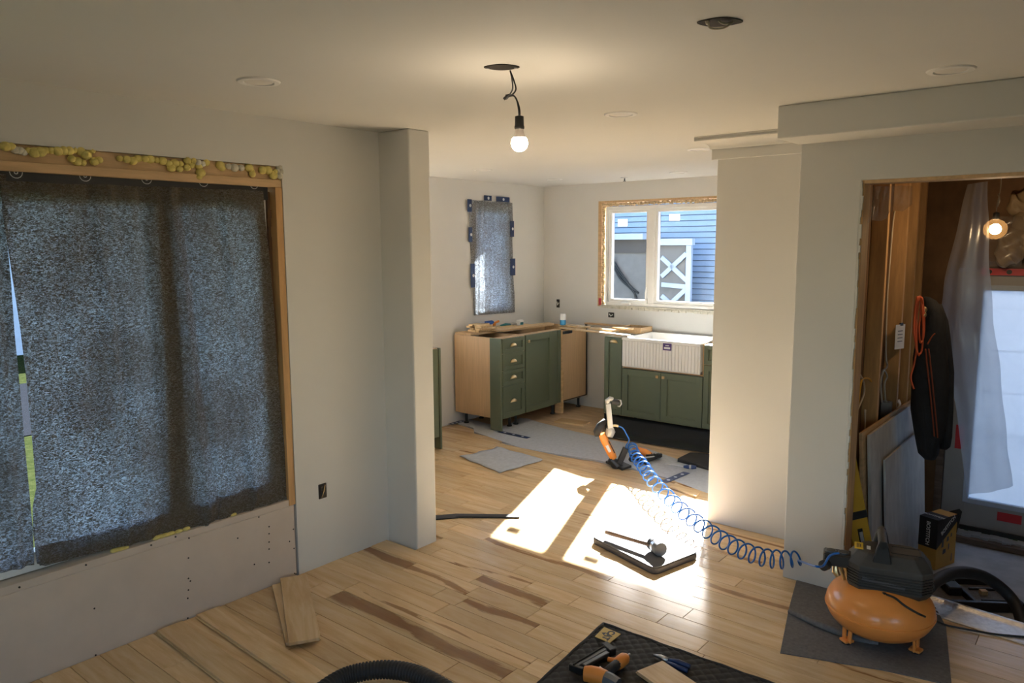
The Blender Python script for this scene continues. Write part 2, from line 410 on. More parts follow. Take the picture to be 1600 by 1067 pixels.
M['lens'] = plain('lamp_lens', (0.78, 0.75, 0.70), 0.5, var=0.01)
M['dark_hole'] = plain('dark_recess', (0.030, 0.024, 0.020), 0.8)
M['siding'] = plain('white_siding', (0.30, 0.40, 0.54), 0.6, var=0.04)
M['grey_wall'] = plain('grey_stucco', (0.20, 0.195, 0.19), 0.9, var=0.12, scale=8)
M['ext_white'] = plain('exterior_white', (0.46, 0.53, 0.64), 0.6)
M['roof'] = plain('roof_dark', (0.10, 0.09, 0.085), 0.9)
M['grass'] = plain('lawn', (0.012, 0.017, 0.006), 0.95, spec=0.0, c2=(0.030, 0.036, 0.014), scale=14, bump=0.4, bscale=40)
M['asphalt'] = plain('asphalt', (0.013, 0.0145, 0.018), 0.95, spec=0.0, var=0.1, scale=10)
M['glass'] = glass_mat('window_glass')
M['plastic'] = sheet_plastic('poly_sheet', (0.66, 0.70, 0.76), 0.85, 0.5, 0.15)
M['plastic_c'] = sheet_plastic('poly_sheet_clear', (0.6, 0.55, 0.5), 0.4, 0.72)
M['paper'] = sheet_plastic('thin_paper', (0.85, 0.85, 0.83), 0.85, 0.0)
M['insul'] = plain('insulation_bag', (0.30, 0.22, 0.13), 0.5, var=0.4, scale=5, bump=0.5, bscale=9)

# ================================================================== SETTING
XL = -3.415            # left wall face (dining)
XK = -5.225            # left wall face (kitchen)
YK = 6.972             # back wall face (kitchen)
YS0, YS1 = 2.964, 3.127
XS = -3.162            # end of the stub wall
YO = 3.936             # wall with the cased opening
XO = -1.334
CEIL = 2.44
EF = -0.40             # floor of the sunken entry

def wall_with_hole(mb, axis, f0, f1, a0, a1, z0, z1, h):
    """slab between f0..f1 on the given axis, spanning a0..a1, with hole h=(a,b,za,zb)"""
    def bx(p, q, r, s):
        if q - p < 1e-4 or s - r < 1e-4: return
        if axis == 'x': mb.box(f0, f1, p, q, r, s)
        else: mb.box(p, q, f0, f1, r, s)
    if not h: bx(a0, a1, z0, z1); return mb
    a, b, za, zb = h
    bx(a0, a, z0, z1); bx(b, a1, z0, z1); bx(a, b, z0, za); bx(a, b, zb, z1)
    return mb

# floors
m = MB(); m.prism([(XL,-2.6),(2.4,-2.6),(2.4,4.10),(XO,4.10),(XO,YK),(XK,YK),(XK,YS1),(XS,YS1),(XS,YS0),(XL,YS0)], -0.10, -0.016)
floor = struct(m.build('floor', M['subfloor']), 'maple plank floor over plywood subfloor')
PW = 0.12
def plank(x0, x1, y0, heart=-0.08, tone=0.5, z0=-0.015, z1=0.0):
    L_ = x1 - x0 - 0.0018; W_ = PW - 0.0018
    mb = MB(); mb.box(-L_/2, L_/2, -W_/2, W_/2, z0, z1)
    o = mb.build('plank', M['plank'], None, bevel=0.0012)
    o.location = ((x0+x1)/2, y0 + PW/2, 0); o.parent = floor; o['heart'] = heart
    return o
NPL = 0
special = {0: [(-3.07, -1.90, 0.052)], 8: [(-2.20, -1.55, -0.08)], 5: [(-2.62, -2.15, 0.038)], 6: [(-3.05,-2.35,0.016)], 9: [(-2.95, -2.05, 0.030)], 11: [(-1.75, -0.75, 0.03)], 4: [(-3.41,-3.02,0.040)], 3: [(-2.50,-2.05,0.036)]}
for k in range(-15, 25):
    y0 = 2.225 + PW*k
    xa = XL if y0 < 2.96 else XK
    xb = 0.75 if y0 < 4.0 else XO
    if y0 + PW > YS0 and y0 < YS1: xa = XS
    if 4.0 <= y0 < 4.46: xb = -1.34
    if y0 >= 4.46: xb = -2.0
    if k == 24: xb = -4.35
    cuts = [xa]; sp = special.get(k, [])
    x = xa - random.uniform(0, 0.7)
    while x < xb - 0.25:
        x += random.choice((0.4, 0.55, 0.7, 0.9, 1.1, 1.2))
        if x > xa + 0.12 and x < xb - 0.12 and not any(a-0.14 < x < b+0.14 for a, b, _ in sp): cuts.append(x)
    for a, b, _ in sp: cuts += [a, b]
    cuts = sorted(set(cuts)) + [xb]
    for a, b in zip(cuts[:-1], cuts[1:]):
        if b - a < 0.02: continue
        h = -0.08
        for s0, s1, w in sp:
            if abs(a-s0) < 1e-6 and abs(b-s1) < 1e-6: h = w
        if h < 0 and random.random() < 0.06: h = random.uniform(0.010, 0.034)
        plank(a, b, y0, h); NPL += 1

# ceiling with soffit over the opening
m = MB(); m.box(-5.38, 2.55, -2.75, 7.13, CEIL, CEIL+0.14)
struct(m.build('ceiling', M['ceil']), 'smooth painted ceiling')
m = MB(); m.box(-1.350, 2.4, 3.644, YO, 2.289, CEIL)
struct(m.build('trim_1', M['wall'], bevel=0.006, seg=2), 'boxed soffit above the wide opening')

# left wall with big window opening
m = MB(); wall_with_hole(m, 'x', XL-0.15, XL, -2.75, YS0, -0.10, CEIL, (-0.60, 2.312, -0.10, 2.20))
wl = struct(m.build('wall_left', M['wall']), 'painted wall with the covered picture window')
m = MB(); m.box(XL-0.135, XL-0.004, -0.60, 2.300, -0.10, 0.402)
dw = m.build('drywall_panel', M['drywall'], wl, bevel=0.003); dw['label'] = 'unpainted tan drywall panel under the window'
m = MB()
for (px, py) in [(372,841),(405,808),(421,823),(421,834),(421,847),(421,858),(421,879),(296,841),(295,872),(295,904),(298,908),(295,922),(294,935),(148,951),(459,827),(460,857),(461,896),(453,846),(398,882),(326,813),(275,839),(237,852),(135,883),(31,918),(150,1024),(294,966),(463,897)]:
    p = onx(px, py, XL); m.cyl((XL-0.006, p.y, p.z), (XL-0.0025, p.y, p.z), 0.0042, 8)
sc_ = m.build('screw_dimples', M['dark_hole'], wl); sc_['kind'] = 'stuff'
# stub wall between dining room and kitchen
m = MB(); m.box(-5.38, XS, YS0, YS1, -0.10, CEIL)
struct(m.build('wall_stub', M['wall'], bevel=0.010, seg=3), 'short stub wall at the left of the kitchen opening')
# kitchen walls
m = MB(); wall_with_hole(m, 'x', XK-0.155, XK, YS1, 5.20, -0.10, CEIL, (3.35, 5.12, 0.98, 2.25)); wall_with_hole(m, 'x', XK-0.155, XK, 5.20, 7.13, -0.10, CEIL, (5.80, 6.36, 1.10, 2.20))  # first hole belongs to the added daylight window
struct(m.build('wall_kitchen_left', M['wall']), 'kitchen wall with a window covered in grey cloth')
WX0, WX1, WZ0, WZ1 = -4.490, -2.720, 1.120, 2.250
m = MB(); wall_with_hole(m, 'y', YK, YK+0.16, XK, XO, -0.10, CEIL, (WX0, WX1, WZ0, WZ1))
struct(m.build('wall_kitchen_back', M['wall']), 'kitchen wall behind the sink')
m = MB(); m.box(XO, XO+0.014, YO+0.06, YK, EF, CEIL)
struct(m.build('wall_kitchen_right', M['wall']), 'partition between kitchen and entry')
# wall with the opening to the entry
OX0, OX1, OZ = -1.038, 0.62, 2.096
m = MB(); m.extrude([(XO,YO,0),(OX0,YO,0),(OX0,YO,OZ),(OX1,YO,OZ),(OX1,YO,0),(2.4,YO,0),(2.4,YO,CEIL),(XO,YO,CEIL)], (0,0.12,0))
wo = struct(m.build('wall_opening', M['wall'], bevel=0.006, seg=2), 'painted wall around the opening to the entry')
m = MB(); m.box(OX0-0.002, OX0+0.012, YO+0.012, YO+0.125, 0.0, OZ)
j = m.build('jamb_stud', M['stud'], wo); j['label'] = 'bare wooden stud lining the opening'
m = MB(); m.box(OX0+0.012, OX1, YO+0.006, YO+0.125, OZ-0.016, OZ+0.002)
j = m.build('header_board', M['pine_h'], wo); j['label'] = 'bare pine header of the opening'
m = MB()
for i in range(60):
    z = 0.05 + i*0.034; w = random.uniform(0.002, 0.011)
    m.box(OX0-0.001, OX0+w, YO-0.001, YO+0.013, z, z+0.034)
m.build('torn_drywall_edge', M['wall'], wo)
# walls behind the viewer: each with a window added to let in daylight
m = MB(); wall_with_hole(m, 'y', -2.75, -2.60, -3.565, 2.55, 0.0, CEIL, (-0.9, 0.7, 0.60, 2.15))
struct(m.build('wall_rear', M['wall']), 'wall behind the viewer')
m = MB(); wall_with_hole(m, 'x', 2.40, 2.55, -2.75, 4.056, 0.0, CEIL, (-0.7, 0.9, 0.60, 2.15))
struct(m.build('wall_right', M['wall']), 'wall to the right of the viewer')
m = MB(); m.box(-0.9, 0.7, -2.70, -2.66, 0.60, 0.66); m.box(-0.13, -0.07, -2.70, -2.66, 0.66, 2.15)
struct(m.build('added_window_rear', M['vinyl']), 'unseen window added behind the viewer for daylight')
m = MB(); m.box(2.45, 2.49, -0.7, 0.9, 0.60, 0.66); m.box(2.45, 2.49, 0.07, 0.13, 0.66, 2.15)
struct(m.build('added_window_right', M['vinyl']), 'unseen window added to the right of the viewer for daylight')

# ------------------------------------------------------------------ left picture window, stripped to the framing
win1 = thing('window_1', 'stripped picture window with bare pine framing', None, (XL, 0.85, 0.40), kind='structure')
m = MB(); m.box(XL-0.145, XL-0.020, -0.60, 2.312, 2.108, 2.200)
m.build('header_beam', M['pine_h'], win1, bevel=0.003)
m = MB(); m.box(XL-0.145, XL-0.008, -0.60, 2.312, 2.094, 2.132)
m.build('header_board', M['pine_h'], win1, bevel=0.002)
m = MB(); m.box(XL-0.145, XL-0.003, 2.270, 2.311, 0.402, 2.094)
m.build('jamb_stud', M['stud'], win1, bevel=0.002)
m = MB(); m.box(XL-0.145, XL-0.006, -0.60, 2.300, 0.402, 0.436)
m.build('sill_board', M['drywall'], win1, bevel=0.002)
m = MB()
FX0, FX1 = XL-0.135, XL-0.075
m.box(FX0, XL-0.050, 2.165, 2.243, 0.44, 2.06); m.box(FX0, FX1, -0.60, 2.225, 0.44, 0.52); m.box(FX0, FX1, -0.60, 2.225, 1.99, 2.06)
m.box(FX0, FX1, 1.64, 1.76, 0.50, 2.0); m.box(FX0, FX1, 0.60, 0.68, 0.50, 2.0)
m.build('vinyl_frame', M['vinyl'], win1, bevel=0.004)
for a, b in ((-0.6, 0.6), (0.68, 1.64), (1.76, 2.165)):
    m = MB(); m.box(XL-0.108, XL-0.102, a, b, 0.52, 1.99); m.build('pane', M['glass'], win1)
m = MB(); m.box(XL-0.052, XL-0.040, -0.60, 2.250, 2.030, 2.096)
mem = m.build('flashing_strip', M['film'], win1); mem['label'] = 'black printed flashing membrane under the header'
m = MB()
for px in (25, 133, 229, 318, 397):
    p = onx(px, 268 + px*0.050, XL-0.039)
    for r0, r1 in ((0.021, 0.024), (0.004, 0.008)):
        for k in range(14):
            a0, a1 = 2*PI*k/14, 2*PI*(k+1)/14
            m._add([(XL-0.0390, p.y+r0*math.cos(a0), p.z+r0*math.sin(a0)), (XL-0.0390, p.y+r1*math.cos(a0), p.z+r1*math.sin(a0)), (XL-0.0390, p.y+r1*math.cos(a1), p.z+r1*math.sin(a1)), (XL-0.0390, p.y+r0*math.cos(a1), p.z+r0*math.sin(a1))], [(0,1,2,3)])
m.build('ring_print', M['tape_w'], mem)
m = MB()
zz = 0.46
while zz < 2.06:
    h = random.uniform(0.03, 0.09); w = random.uniform(0.006, 0.024)
    m.box(XL-0.10, XL-0.058+random.uniform(0, 0.012), 2.262-w*0.6, 2.271, zz, zz+h); zz += h
m.build('torn_edge', M['osb'], win1)
# foam beads along the header
def foam(name, pts, r, mat, parent):
    mb = MB()
    for i, (px, py) in enumerate(pts):
        p = onx(px, py, XL-0.006); rr = r*random.uniform(0.75, 1.25)
        mb.ball((XL-0.010+random.uniform(-0.004, 0.008), p.y, p.z), rr*0.8, rr, rr*0.9, 10, 6)
    o = mb.build(name, mat, parent, smooth='all')
    return o
fb = [[(8+q*9, 230+random.uniform(-3,4)) for q in range(2)], [(45+q*9, 234+random.uniform(-4,5)+q*0.3) for q in range(12)] + [(112,248),(122,252),(130,254),(148,252),(155,250)],
      [(188+q*9.5, 247+random.uniform(-3,4)+q*0.6) for q in range(13)] + [(268,262),(280,264),(292,262),(300,258),(311,258),(314,270),(312,276),(322,254)],
      [(345,258),(348,262)], [(390,262),(395,267),(394,272)], [(410,266),(418,266),(424,270),(427,274),(430,268)]]
for pts in fb: foam('foam_bead', pts, 0.019, M['foam'], win1)
for pts in ([(24,234),(32,235),(38,238)], [(309,254),(316,256)], [(358,260),(366,262),(378,262)], [(437,262),(438,268),(437,275)]): foam('foam_bead', pts, 0.019, M['foam_w'], win1)
m = MB()
for (px, py) in [(180,851),(188,850),(195,846),(245,832),(252,830),(260,829),(268,827),(280,823),(292,820),(365,795)]:
    p = onx(px, py, XL-0.02); m.ball((XL-0.030, p.y, 0.440), 0.018, 0.022, 0.010, 8, 5)
m.build('foam_bead', M['foam'], win1, smooth='all')

# ------------------------------------------------------------------ kitchen window
win2 = thing('window_2', 'white double kitchen window with bare rough edges', None, (-3.6, YK, WZ0), kind='structure')
m = MB()
def frame_y(mb, x0, x1, z0, z1, w, y0, y1):
    mb.box(x0, x0+w, y0, y1, z0, z1); mb.box(x1-w, x1, y0, y1, z0, z1)
    mb.box(x0+w, x1-w, y0, y1, z0, z0+w); mb.box(x0+w, x1-w, y0, y1, z1-w, z1)
VX0, VX1, VZ0, VZ1 = -4.402, -2.815, 1.142, 2.185
frame_y(m, VX0, VX1, VZ0, VZ1, 0.036, YK+0.006, YK+0.085)
m.box(-3.885, -3.815, YK+0.012, YK+0.085, VZ0, VZ1)
m.build('outer_frame', M['vinyl'], win2, bevel=0.004)
for nm, x0, x1 in (('casement_sash', -4.366, -3.885), ('fixed_sash', -3.815, -2.851)):
    m = MB(); frame_y(m, x0, x1, VZ0+0.036, VZ1-0.036, 0.030, YK+0.022, YK+0.075)
    sash = m.build(nm, M['vinyl'], win2, bevel=0.004)
    m = MB(); m.box(x0+0.028, x1-0.028, YK+0.046, YK+0.052, VZ0+0.064, VZ1-0.064); m.build('pane', M['glass'], sash)
for px0, py0, px1, py1 in ((966,343,980,353), (1046,335,1062,344)):
    a = ony(px0, py0, YK+0.045); b = ony(px1, py1, YK+0.045)
    m = MB(); m.box(a.x, b.x, YK+0.0435, YK+0.0455, b.z, a.z)
    st = m.build('glass_sticker', M['paper'], win2); st['label'] = 'white paper sticker on the glass'
    m = MB()
    for q in range(3): m.box(a.x+0.02+q*0.025, a.x+0.033+q*0.025, YK+0.0428, YK+0.0434, b.z+0.012, b.z+0.020)
    m.build('print_marks', M['red'], st)
m = MB(); a = ony(978, 475, YK)
m.box(a.x-0.055, a.x+0.055, YK-0.018, YK+0.01, a.z-0.012, a.z+0.014); m.bar((a.x-0.045, YK-0.022, a.z+0.004), (a.x+0.045, YK-0.026, a.z+0.008), 0.012, 0.01)
m.build('crank_handle', M['vinyl'], win2, bevel=0.003)
m = MB(); a = ony(1009, 462, YK)
m.tube([(a.x, YK+0.012, a.z-0.06), (a.x, YK-0.008, a.z-0.03), (a.x+0.004, YK-0.014, a.z+0.03), (a.x+0.012, YK-0.012, a.z+0.085)], 0.008, 8); m.box(a.x-0.012, a.x+0.014, YK-0.002, YK+0.02, a.z-0.09, a.z-0.03)
m.build('sash_lock', M['vinyl'], win2, bevel=0.002)
m = MB(); m.box(WX0, WX0+0.036, YK-0.004, YK+0.15, WZ0, WZ1); m.build('rough_stud', M['pine'], win2)
m = MB(); m.box(WX0+0.036, WX1, YK-0.002, YK+0.15, WZ1-0.020, WZ1); m.build('rough_header', M['pine_h'], win2)
m = MB(); m.box(WX1-0.04, WX1, YK-0.002, YK+0.15, WZ0, WZ1-0.02); m.build('rough_stud', M['pine'], win2)
m = MB()
for i in range(46):
    z = WZ0 + 0.012 + i*0.0235; m.ball((WX0+0.060+random.uniform(-0.004,0.004), YK+0.012, z), random.uniform(0.016,0.024), 0.018, 0.018, 8, 5)
for i in range(66):
    x = WX0 + 0.05 + i*0.0255; m.ball((x, YK+0.012, WZ1-0.040+random.uniform(-0.004,0.004)), 0.018, 0.018, random.uniform(0.014,0.022), 8, 5)
m.build('foam_bead', M['foam_t'], win2, smooth='all')
m = MB(); m.box(WX0+0.04, WX1, YK-0.006, YK+0.15, WZ0-0.002, WZ0+0.020)
for q in range(22):
    x = WX0+0.05+q*0.078; m.box(x, x+0.07, YK-0.010-random.uniform(0,0.008), YK, WZ0-0.012-random.uniform(0,0.010), WZ0+0.002)
m.build('rough_sill', M['foam_w'], win2)
p = ony(938, 470, YK); m = MB(); m.box(p.x-0.016, p.x+0.016, YK-0.012, YK-0.004, p.z-0.045, p.z+0.03)
cl = m.build('corner_clip', M['red'], win2, bevel=0.003); cl['label'] = 'small red plastic shim clip'
# unseen side window added beyond the stub wall to light the kitchen
m = MB()
for y in (3.35, 4.205, 5.06): m.box(XK-0.11, XK-0.06, y, y+0.06, 0.98, 2.25)
m.box(XK-0.11, XK-0.06, 3.41, 5.06, 0.98, 1.04); m.box(XK-0.11, XK-0.06, 3.41, 5.06, 2.19, 2.25)
struct(m.build('added_window_side', M['vinyl'], bevel=0.004), 'unseen side window added beyond the stub wall for kitchen daylight')
# covered kitchen window behind the grey cloth
m = MB(); 
m.box(XK-0.11, XK-0.06, 5.80, 5.85, 1.10, 2.20); m.box(XK-0.11, XK-0.06, 6.31, 6.36, 1.10, 2.20); m.box(XK-0.11, XK-0.06, 5.85, 6.31, 1.10, 1.15); m.box(XK-0.11, XK-0.06, 5.85, 6.31, 2.15, 2.20)
win3 = struct(m.build('window_3', M['vinyl'], bevel=0.004), 'narrow kitchen window hidden behind grey cloth')
m = MB(); m.box(XK-0.088, XK-0.082, 5.85, 6.31, 1.15, 2.15); m.build('pane', M['glass'], win3)

# ------------------------------------------------------------------ cloths over windows
def edge_at(pts, t):
    n = len(pts)-1; i = min(int(t*n), n-1); u = t*n - i
    return pts[i]*(1-u) + pts[i+1]*u
def drape(name, left, right, xw, folds, label, cat, mat, nu=90, nv=70, amp=0.012):
    Lp = [onx(px, py, xw) for px, py in left]; Rp = [onx(px, py, xw) for px, py in right]
    mb = MB()
    def fn(u, v):
        a = edge_at(Lp, v); b = edge_at(Rp, v); p = a*(1-u) + b*u
        w = 0.0
        for c, s, h, sl in folds: w += h*math.exp(-((u - c - sl*v)/s)**2)
        w += 0.010*math.exp(-((u-0.70-0.20*v)/0.030)**2)*v
        w += amp*(0.35+0.65*v)*math.sin(u*17 + 2.2*math.sin(3*v) + v*2) * 0.4 + 0.003*math.sin(u*61+v*9)
        return (xw + w, p.y, p.z + 0.006*math.sin(u*23)*(1-v)*0.3)
    mb.grid(fn, nu, nv)
    return tag(mb.build(name, mat, None, smooth='all'), label, cat)
mcl = drape('window_cloth', [(2,283),(3,330),(18,430),(32,520),(42,600),(50,680),(57,762),(51,792),(51,830),(57,880),(70,884)], [(412,298),(415,340),(421,400),(427,480),(432,560),(438,640),(445,705),(452,742),(456,768),(452,774),(440,790)], XL-0.026,
      [(0.58, 0.018, 0.022, 0.04), (0.625, 0.012, -0.014, 0.05), (0.80, 0.010, 0.014, 0.03), (0.35, 0.02, 0.008, 0.02), (0.47, 0.02, -0.012, -0.05), (0.30, 0.012, 0.01, 0.0)],
      'wide grey landscape cloth hung over the left picture window', 'window cloth', M['cloth'])
def band(left, right, name='overlap_layer'):
    Lq_ = [onx(px, py, XL-0.040) for px, py in left]; Rq_ = [onx(px, py, XL-0.040) for px, py in right]
    mb = MB()
    def bf(u, v):
        p = edge_at(Lq_, v)*(1-u) + edge_at(Rq_, v)*u
        return (XL-0.040+0.004*math.sin(9*v+3*u), p.y, p.z)
    mb.grid(bf, 6, 40); mb.build(name, M['cloth'], mcl, smooth='all')
band([(238,291),(244,400),(251,520),(256,640),(262,740),(264,815)], [(262,292),(270,400),(282,520),(288,640),(294,740),(296,806)], 'folded_layer')
band([(54,853),(120,838),(240,806),(360,770),(448,743)], [(62,884),(130,868),(250,835),(370,800),(450,774)], 'bottom_shade_strip')  # edge strips added behind the cloth, darkening it where the frame blocks daylight
band([(396,299),(404,400),(412,520),(420,640),(430,740)], [(411,299),(420,400),(428,520),(436,640),(448,740)], 'side_shade_strip')
band([(2,285),(130,290),(270,296),(411,300)], [(4,306),(130,312),(270,318),(411,322)], 'top_shade_strip')
drape('window_cloth', [(-190,260),(-190,420),(-190,600),(-190,760),(-190,945)], [(10,272),(12,380),(17,440),(22,520),(30,600),(38,690),(46,770),(51,830),(53,882)], XL-0.034,
      [(0.5, 0.05, 0.015, 0.0), (0.86, 0.03, 0.012, 0.02), (0.95, 0.01, -0.01, 0.0)], 'narrow grey landscape cloth at the far left edge of the picture window', 'window cloth', M['cloth'], 50, 60)
# kitchen cloth with tapes
Lk = [(731,312),(733,350),(736,400),(738,440),(740,493)]; Rk = [(801,317),(802,350),(800,375),(801,400),(802,430),(804,460),(804,488)]
kc = drape('window_cloth', Lk, Rk, XK+0.008, [(0.5,0.2,0.006,0.0),(0.1,0.04,0.008,0.0)], 'grey cloth taped over the narrow kitchen window with navy tape', 'window cloth', M['cloth_k'], 40, 60, 0.006)
for a in ((730,311,737,331),(756,305,768,314),(775,307,796,316),(732,355,738,378),(735,412,742,449),(797,345,803,370),(797,404,805,430)):
    p = onx(a[0], a[1], XK+0.02); q = onx(a[2], a[3], XK+0.02)
    m = MB(); m.box(XK+0.0215, XK+0.0225, p.y, q.y, q.z, p.z)
    t = m.build('tape_strip', M['tape'], kc); t['label'] = 'navy blue tape strip with white print'
    m = MB(); c = (p+q)/2
    m.cyl((XK+0.0226, c.y+0.01, c.z), (XK+0.0231, c.y+0.01, c.z), 0.016, 10); m.build('tape_print', M['tape_w'], t)

# ================================================================== CEILING FITTINGS
CL = [(404,127,'beside the left window wall'),(1486,109,'above the wide opening, nearest the soffit'),(970,178,'right of the hanging bulb'),(1092,233,'beside the cream crown moulding'),(754,265,'above the stub wall corner of the kitchen'),(866,280,'nearest the kitchen corner'),(1060,269,'above the kitchen window')]
for px, py, w in CL:
    p = onz(px, py, CEIL)
    t = thing('recessed_light', 'white recessed ceiling light ' + w, 'ceiling light', (p.x, p.y, CEIL), group='recessed ceiling lights')
    m = MB(); m.lathe([(0.056,-0.001),(0.060,-0.007),(0.079,-0.006),(0.084,-0.0005)], (p.x,p.y,CEIL), n=32); m.build('trim_ring', M['white'], t, smooth=True)
    m = MB(); m.lathe([(0.054,-0.0035),(0.050,-0.0045),(0.0,-0.0055)], (p.x,p.y,CEIL), n=28); m.build('lens', M['lens'], t, smooth=True)
p = onz(976, 277, CEIL)
t = thing('sprinkler_head', 'small metal sprinkler head on the kitchen ceiling', 'sprinkler', (p.x, p.y, CEIL))
m = MB(); m.lathe([(0.040,0),(0.038,-0.006),(0.012,-0.010)], (p.x,p.y,CEIL), n=20); m.build('escutcheon', M['steel'], t, smooth=True)
m = MB(); m.cyl((p.x,p.y,CEIL-0.008), (p.x,p.y,CEIL-0.035), 0.007); m.lathe([(0.016,-0.036),(0.014,-0.040)], (p.x,p.y,CEIL), n=12); m.build('nozzle', M['gun_metal'], t, smooth=True)

def oval(c, rx, ry, ang, n=28, point=0.0):
    out = []
    for k in range(n):
        a = 2*PI*k/n; x = rx*math.cos(a)*(1+point*abs(math.cos(a))**6); y = ry*math.sin(a)
        out.append((c[0]+x*math.cos(ang)-y*math.sin(ang), c[1]+x*math.sin(ang)+y*math.cos(ang)))
    return out
# pendant bulb
pc = onz(784, 104, CEIL); ang = math.atan2(CR.y, CR.x)
pend = thing('pendant_bulb', 'lit bare bulb hanging on twisted wires in the middle of the room', 'light bulb', (pc.x, pc.y, CEIL))
m = MB(); m.prism(oval((pc.x,pc.y), 0.050, 0.043, ang, 28, 0.30), CEIL-0.004, CEIL-0.0005); m.build('ceiling_box', M['dark_hole'], pend)
for s in (-1, 1):
    c = pc + RH*(0.050*s); m = MB(); m.cyl((c.x,c.y,CEIL-0.007), (c.x,c.y,CEIL-0.003), 0.006, 8); m.build('box_ear', M['steel'], pend)
W1 = [(797,110),(803,126),(806,140),(799,149),(792,152),(803,150),(809,160),(812,172),(812,183)]
W2 = [(797,110),(800,124),(801,138),(797,147),(791,155),(800,148),(807,156),(810,170),(811,183)]
for k, wp in enumerate((W1, W2)):
    m = MB(); m.tube(spline([onv(a, b, pc, 0.012*math.sin(i+k)) for i, (a, b) in enumerate(wp)], 6), 0.0028, 6); m.build('wire', M['gun_metal' if k else 'black'], pend, smooth='all')
m = MB(); a = onv(787,155,pc); b = onv(797,148,pc); m.tube([a, a+(b-a)*0.5, b], [0.005,0.007,0.004], 8); a2 = onv(790,150,pc); m.tube([a2, b], [0.005, 0.004], 8); m.build('wire_nut', M['black'], pend, smooth=True)
s0 = onv(811.5, 182, pc)
def zpx(py): return onv(811, py, pc).z
m = MB(); m.lathe([(0.004, 0.004),(0.016,0.0),(0.017,zpx(196)-s0.z),(0.0185,zpx(198)-s0.z),(0.0185,zpx(200.5)-s0.z),(0.0165,zpx(202)-s0.z)], s0, n=20); m.build('socket', M['black'], pend, smooth=True)
zb = zpx(202) - s0.z
m = MB(); m.lathe([(0.0145, zb+0.001),(0.0155, zb-0.006),(0.0185, zpx(210)-s0.z),(0.0238, zpx(215.2)-s0.z)], s0, n=24); m.build('bulb_neck', plain('bulb_neck_white', (0.70,0.62,0.56), 0.5), pend, smooth=True)
zt = zpx(215.2) - s0.z; zl = zpx(237) - s0.z
RB = abs(zl-zt)/1.62; prof = []
for i in range(14):
    a = -0.67 + (PI/2+0.67)*i/13; prof.append((RB*math.cos(a), zl + RB - RB*math.sin(a)))
m = MB(); m.lathe(prof, s0, n=24); bd = m.build('bulb_dome', emit('bulb_glow', (1.0, 0.80, 0.56), BULB_STRENGTH), pend, smooth='all')

# open ceiling box with loose cable
hc = onz(1125, 33.5, CEIL)
t = thing('ceiling_box', 'open ceiling junction box with a loop of loose cable', 'junction box', (hc.x, hc.y, CEIL))
m = MB(); m.prism(oval((hc.x,hc.y), 0.052, 0.046, ang-0.05, 28, 0.28), CEIL-0.003, CEIL-0.0004); m.build('box_recess', M['dark_hole'], t)
cable = plain('cable_sheath', (0.50, 0.43, 0.33), 0.5)
m = MB(); m.tube(spline([onv(1107,37,hc,-0.02), onv(1109,43,hc,-0.03), onv(1118,45,hc,-0.035), onv(1132,43,hc,-0.03), onv(1143,36,hc,-0.01), onv(1147,30,hc,0.0)], 6), 0.0032, 6)
m.tube(spline([onv(1120,25,hc,0.0), onv(1123,32,hc,-0.02), onv(1131,37,hc,-0.025), onv(1143,36,hc,-0.01)], 6), 0.0032, 6)
m.tube([onv(1104,29,hc,-0.01), onv(1106,37,hc,-0.02)], 0.006, 8); m.build('cable', cable, t, smooth='all')

# outlet boxes on walls
def outlet_x(px, py, w, h, x, name, label, sgn=1):
    p = onx(px, py, x); t = thing(name, label, 'outlet box', (x, p.y, p.z))
    m = MB(); m.box(x-0.004, x+0.003, p.y-w/2, p.y+w/2, p.z-h/2, p.z+h/2); m.build('box_rim', M['dark_hole'], t, bevel=0.003)
    m = MB(); m.box(x+0.003, x+0.006, p.y-w*0.28, p.y+w*0.28, p.z-h*0.32, p.z-h*0.05); m.box(x+0.003, x+0.006, p.y-w*0.28, p.y+w*0.28, p.z+h*0.05, p.z+h*0.32); m.build('receptacle', M['black'], t, bevel=0.002)
    m = MB(); m.tube([(x+0.006, p.y-w*0.2, p.z-h*0.4), (x+0.012, p.y, p.z), (x+0.006, p.y+w*0.25, p.z+h*0.4)], 0.0022, 6); m.build('wire', M['brass'], t, smooth='all')
def outlet_y(px, py, w, h, y, label):
    p = ony(px, py, y); t = thing('outlet_box', label, 'outlet box', (p.x, y, p.z))
    m = MB(); m.box(p.x-w/2, p.x+w/2, y-0.003, y+0.004, p.z-h/2, p.z+h/2); m.build('box_rim', M['dark_hole'], t, bevel=0.003)
    m = MB(); m.tube([(p.x-w*0.3, y-0.004, p.z+h*0.2), (p.x, y-0.010, p.z-h*0.2), (p.x+w*0.3, y-0.004, p.z+h*0.1)], 0.005, 6); m.build('wire', M['print_w'], t, smooth='all')
outlet_x(504, 767, 0.055, 0.085, XL, 'outlet_box', 'open outlet box low on the wall right of the picture window')
outlet_y(872, 474, 0.045, 0.095, YK, 'upright open outlet box near the kitchen corner')
outlet_y(955, 492, 0.075, 0.055, YK, 'sideways open outlet box under the kitchen window')

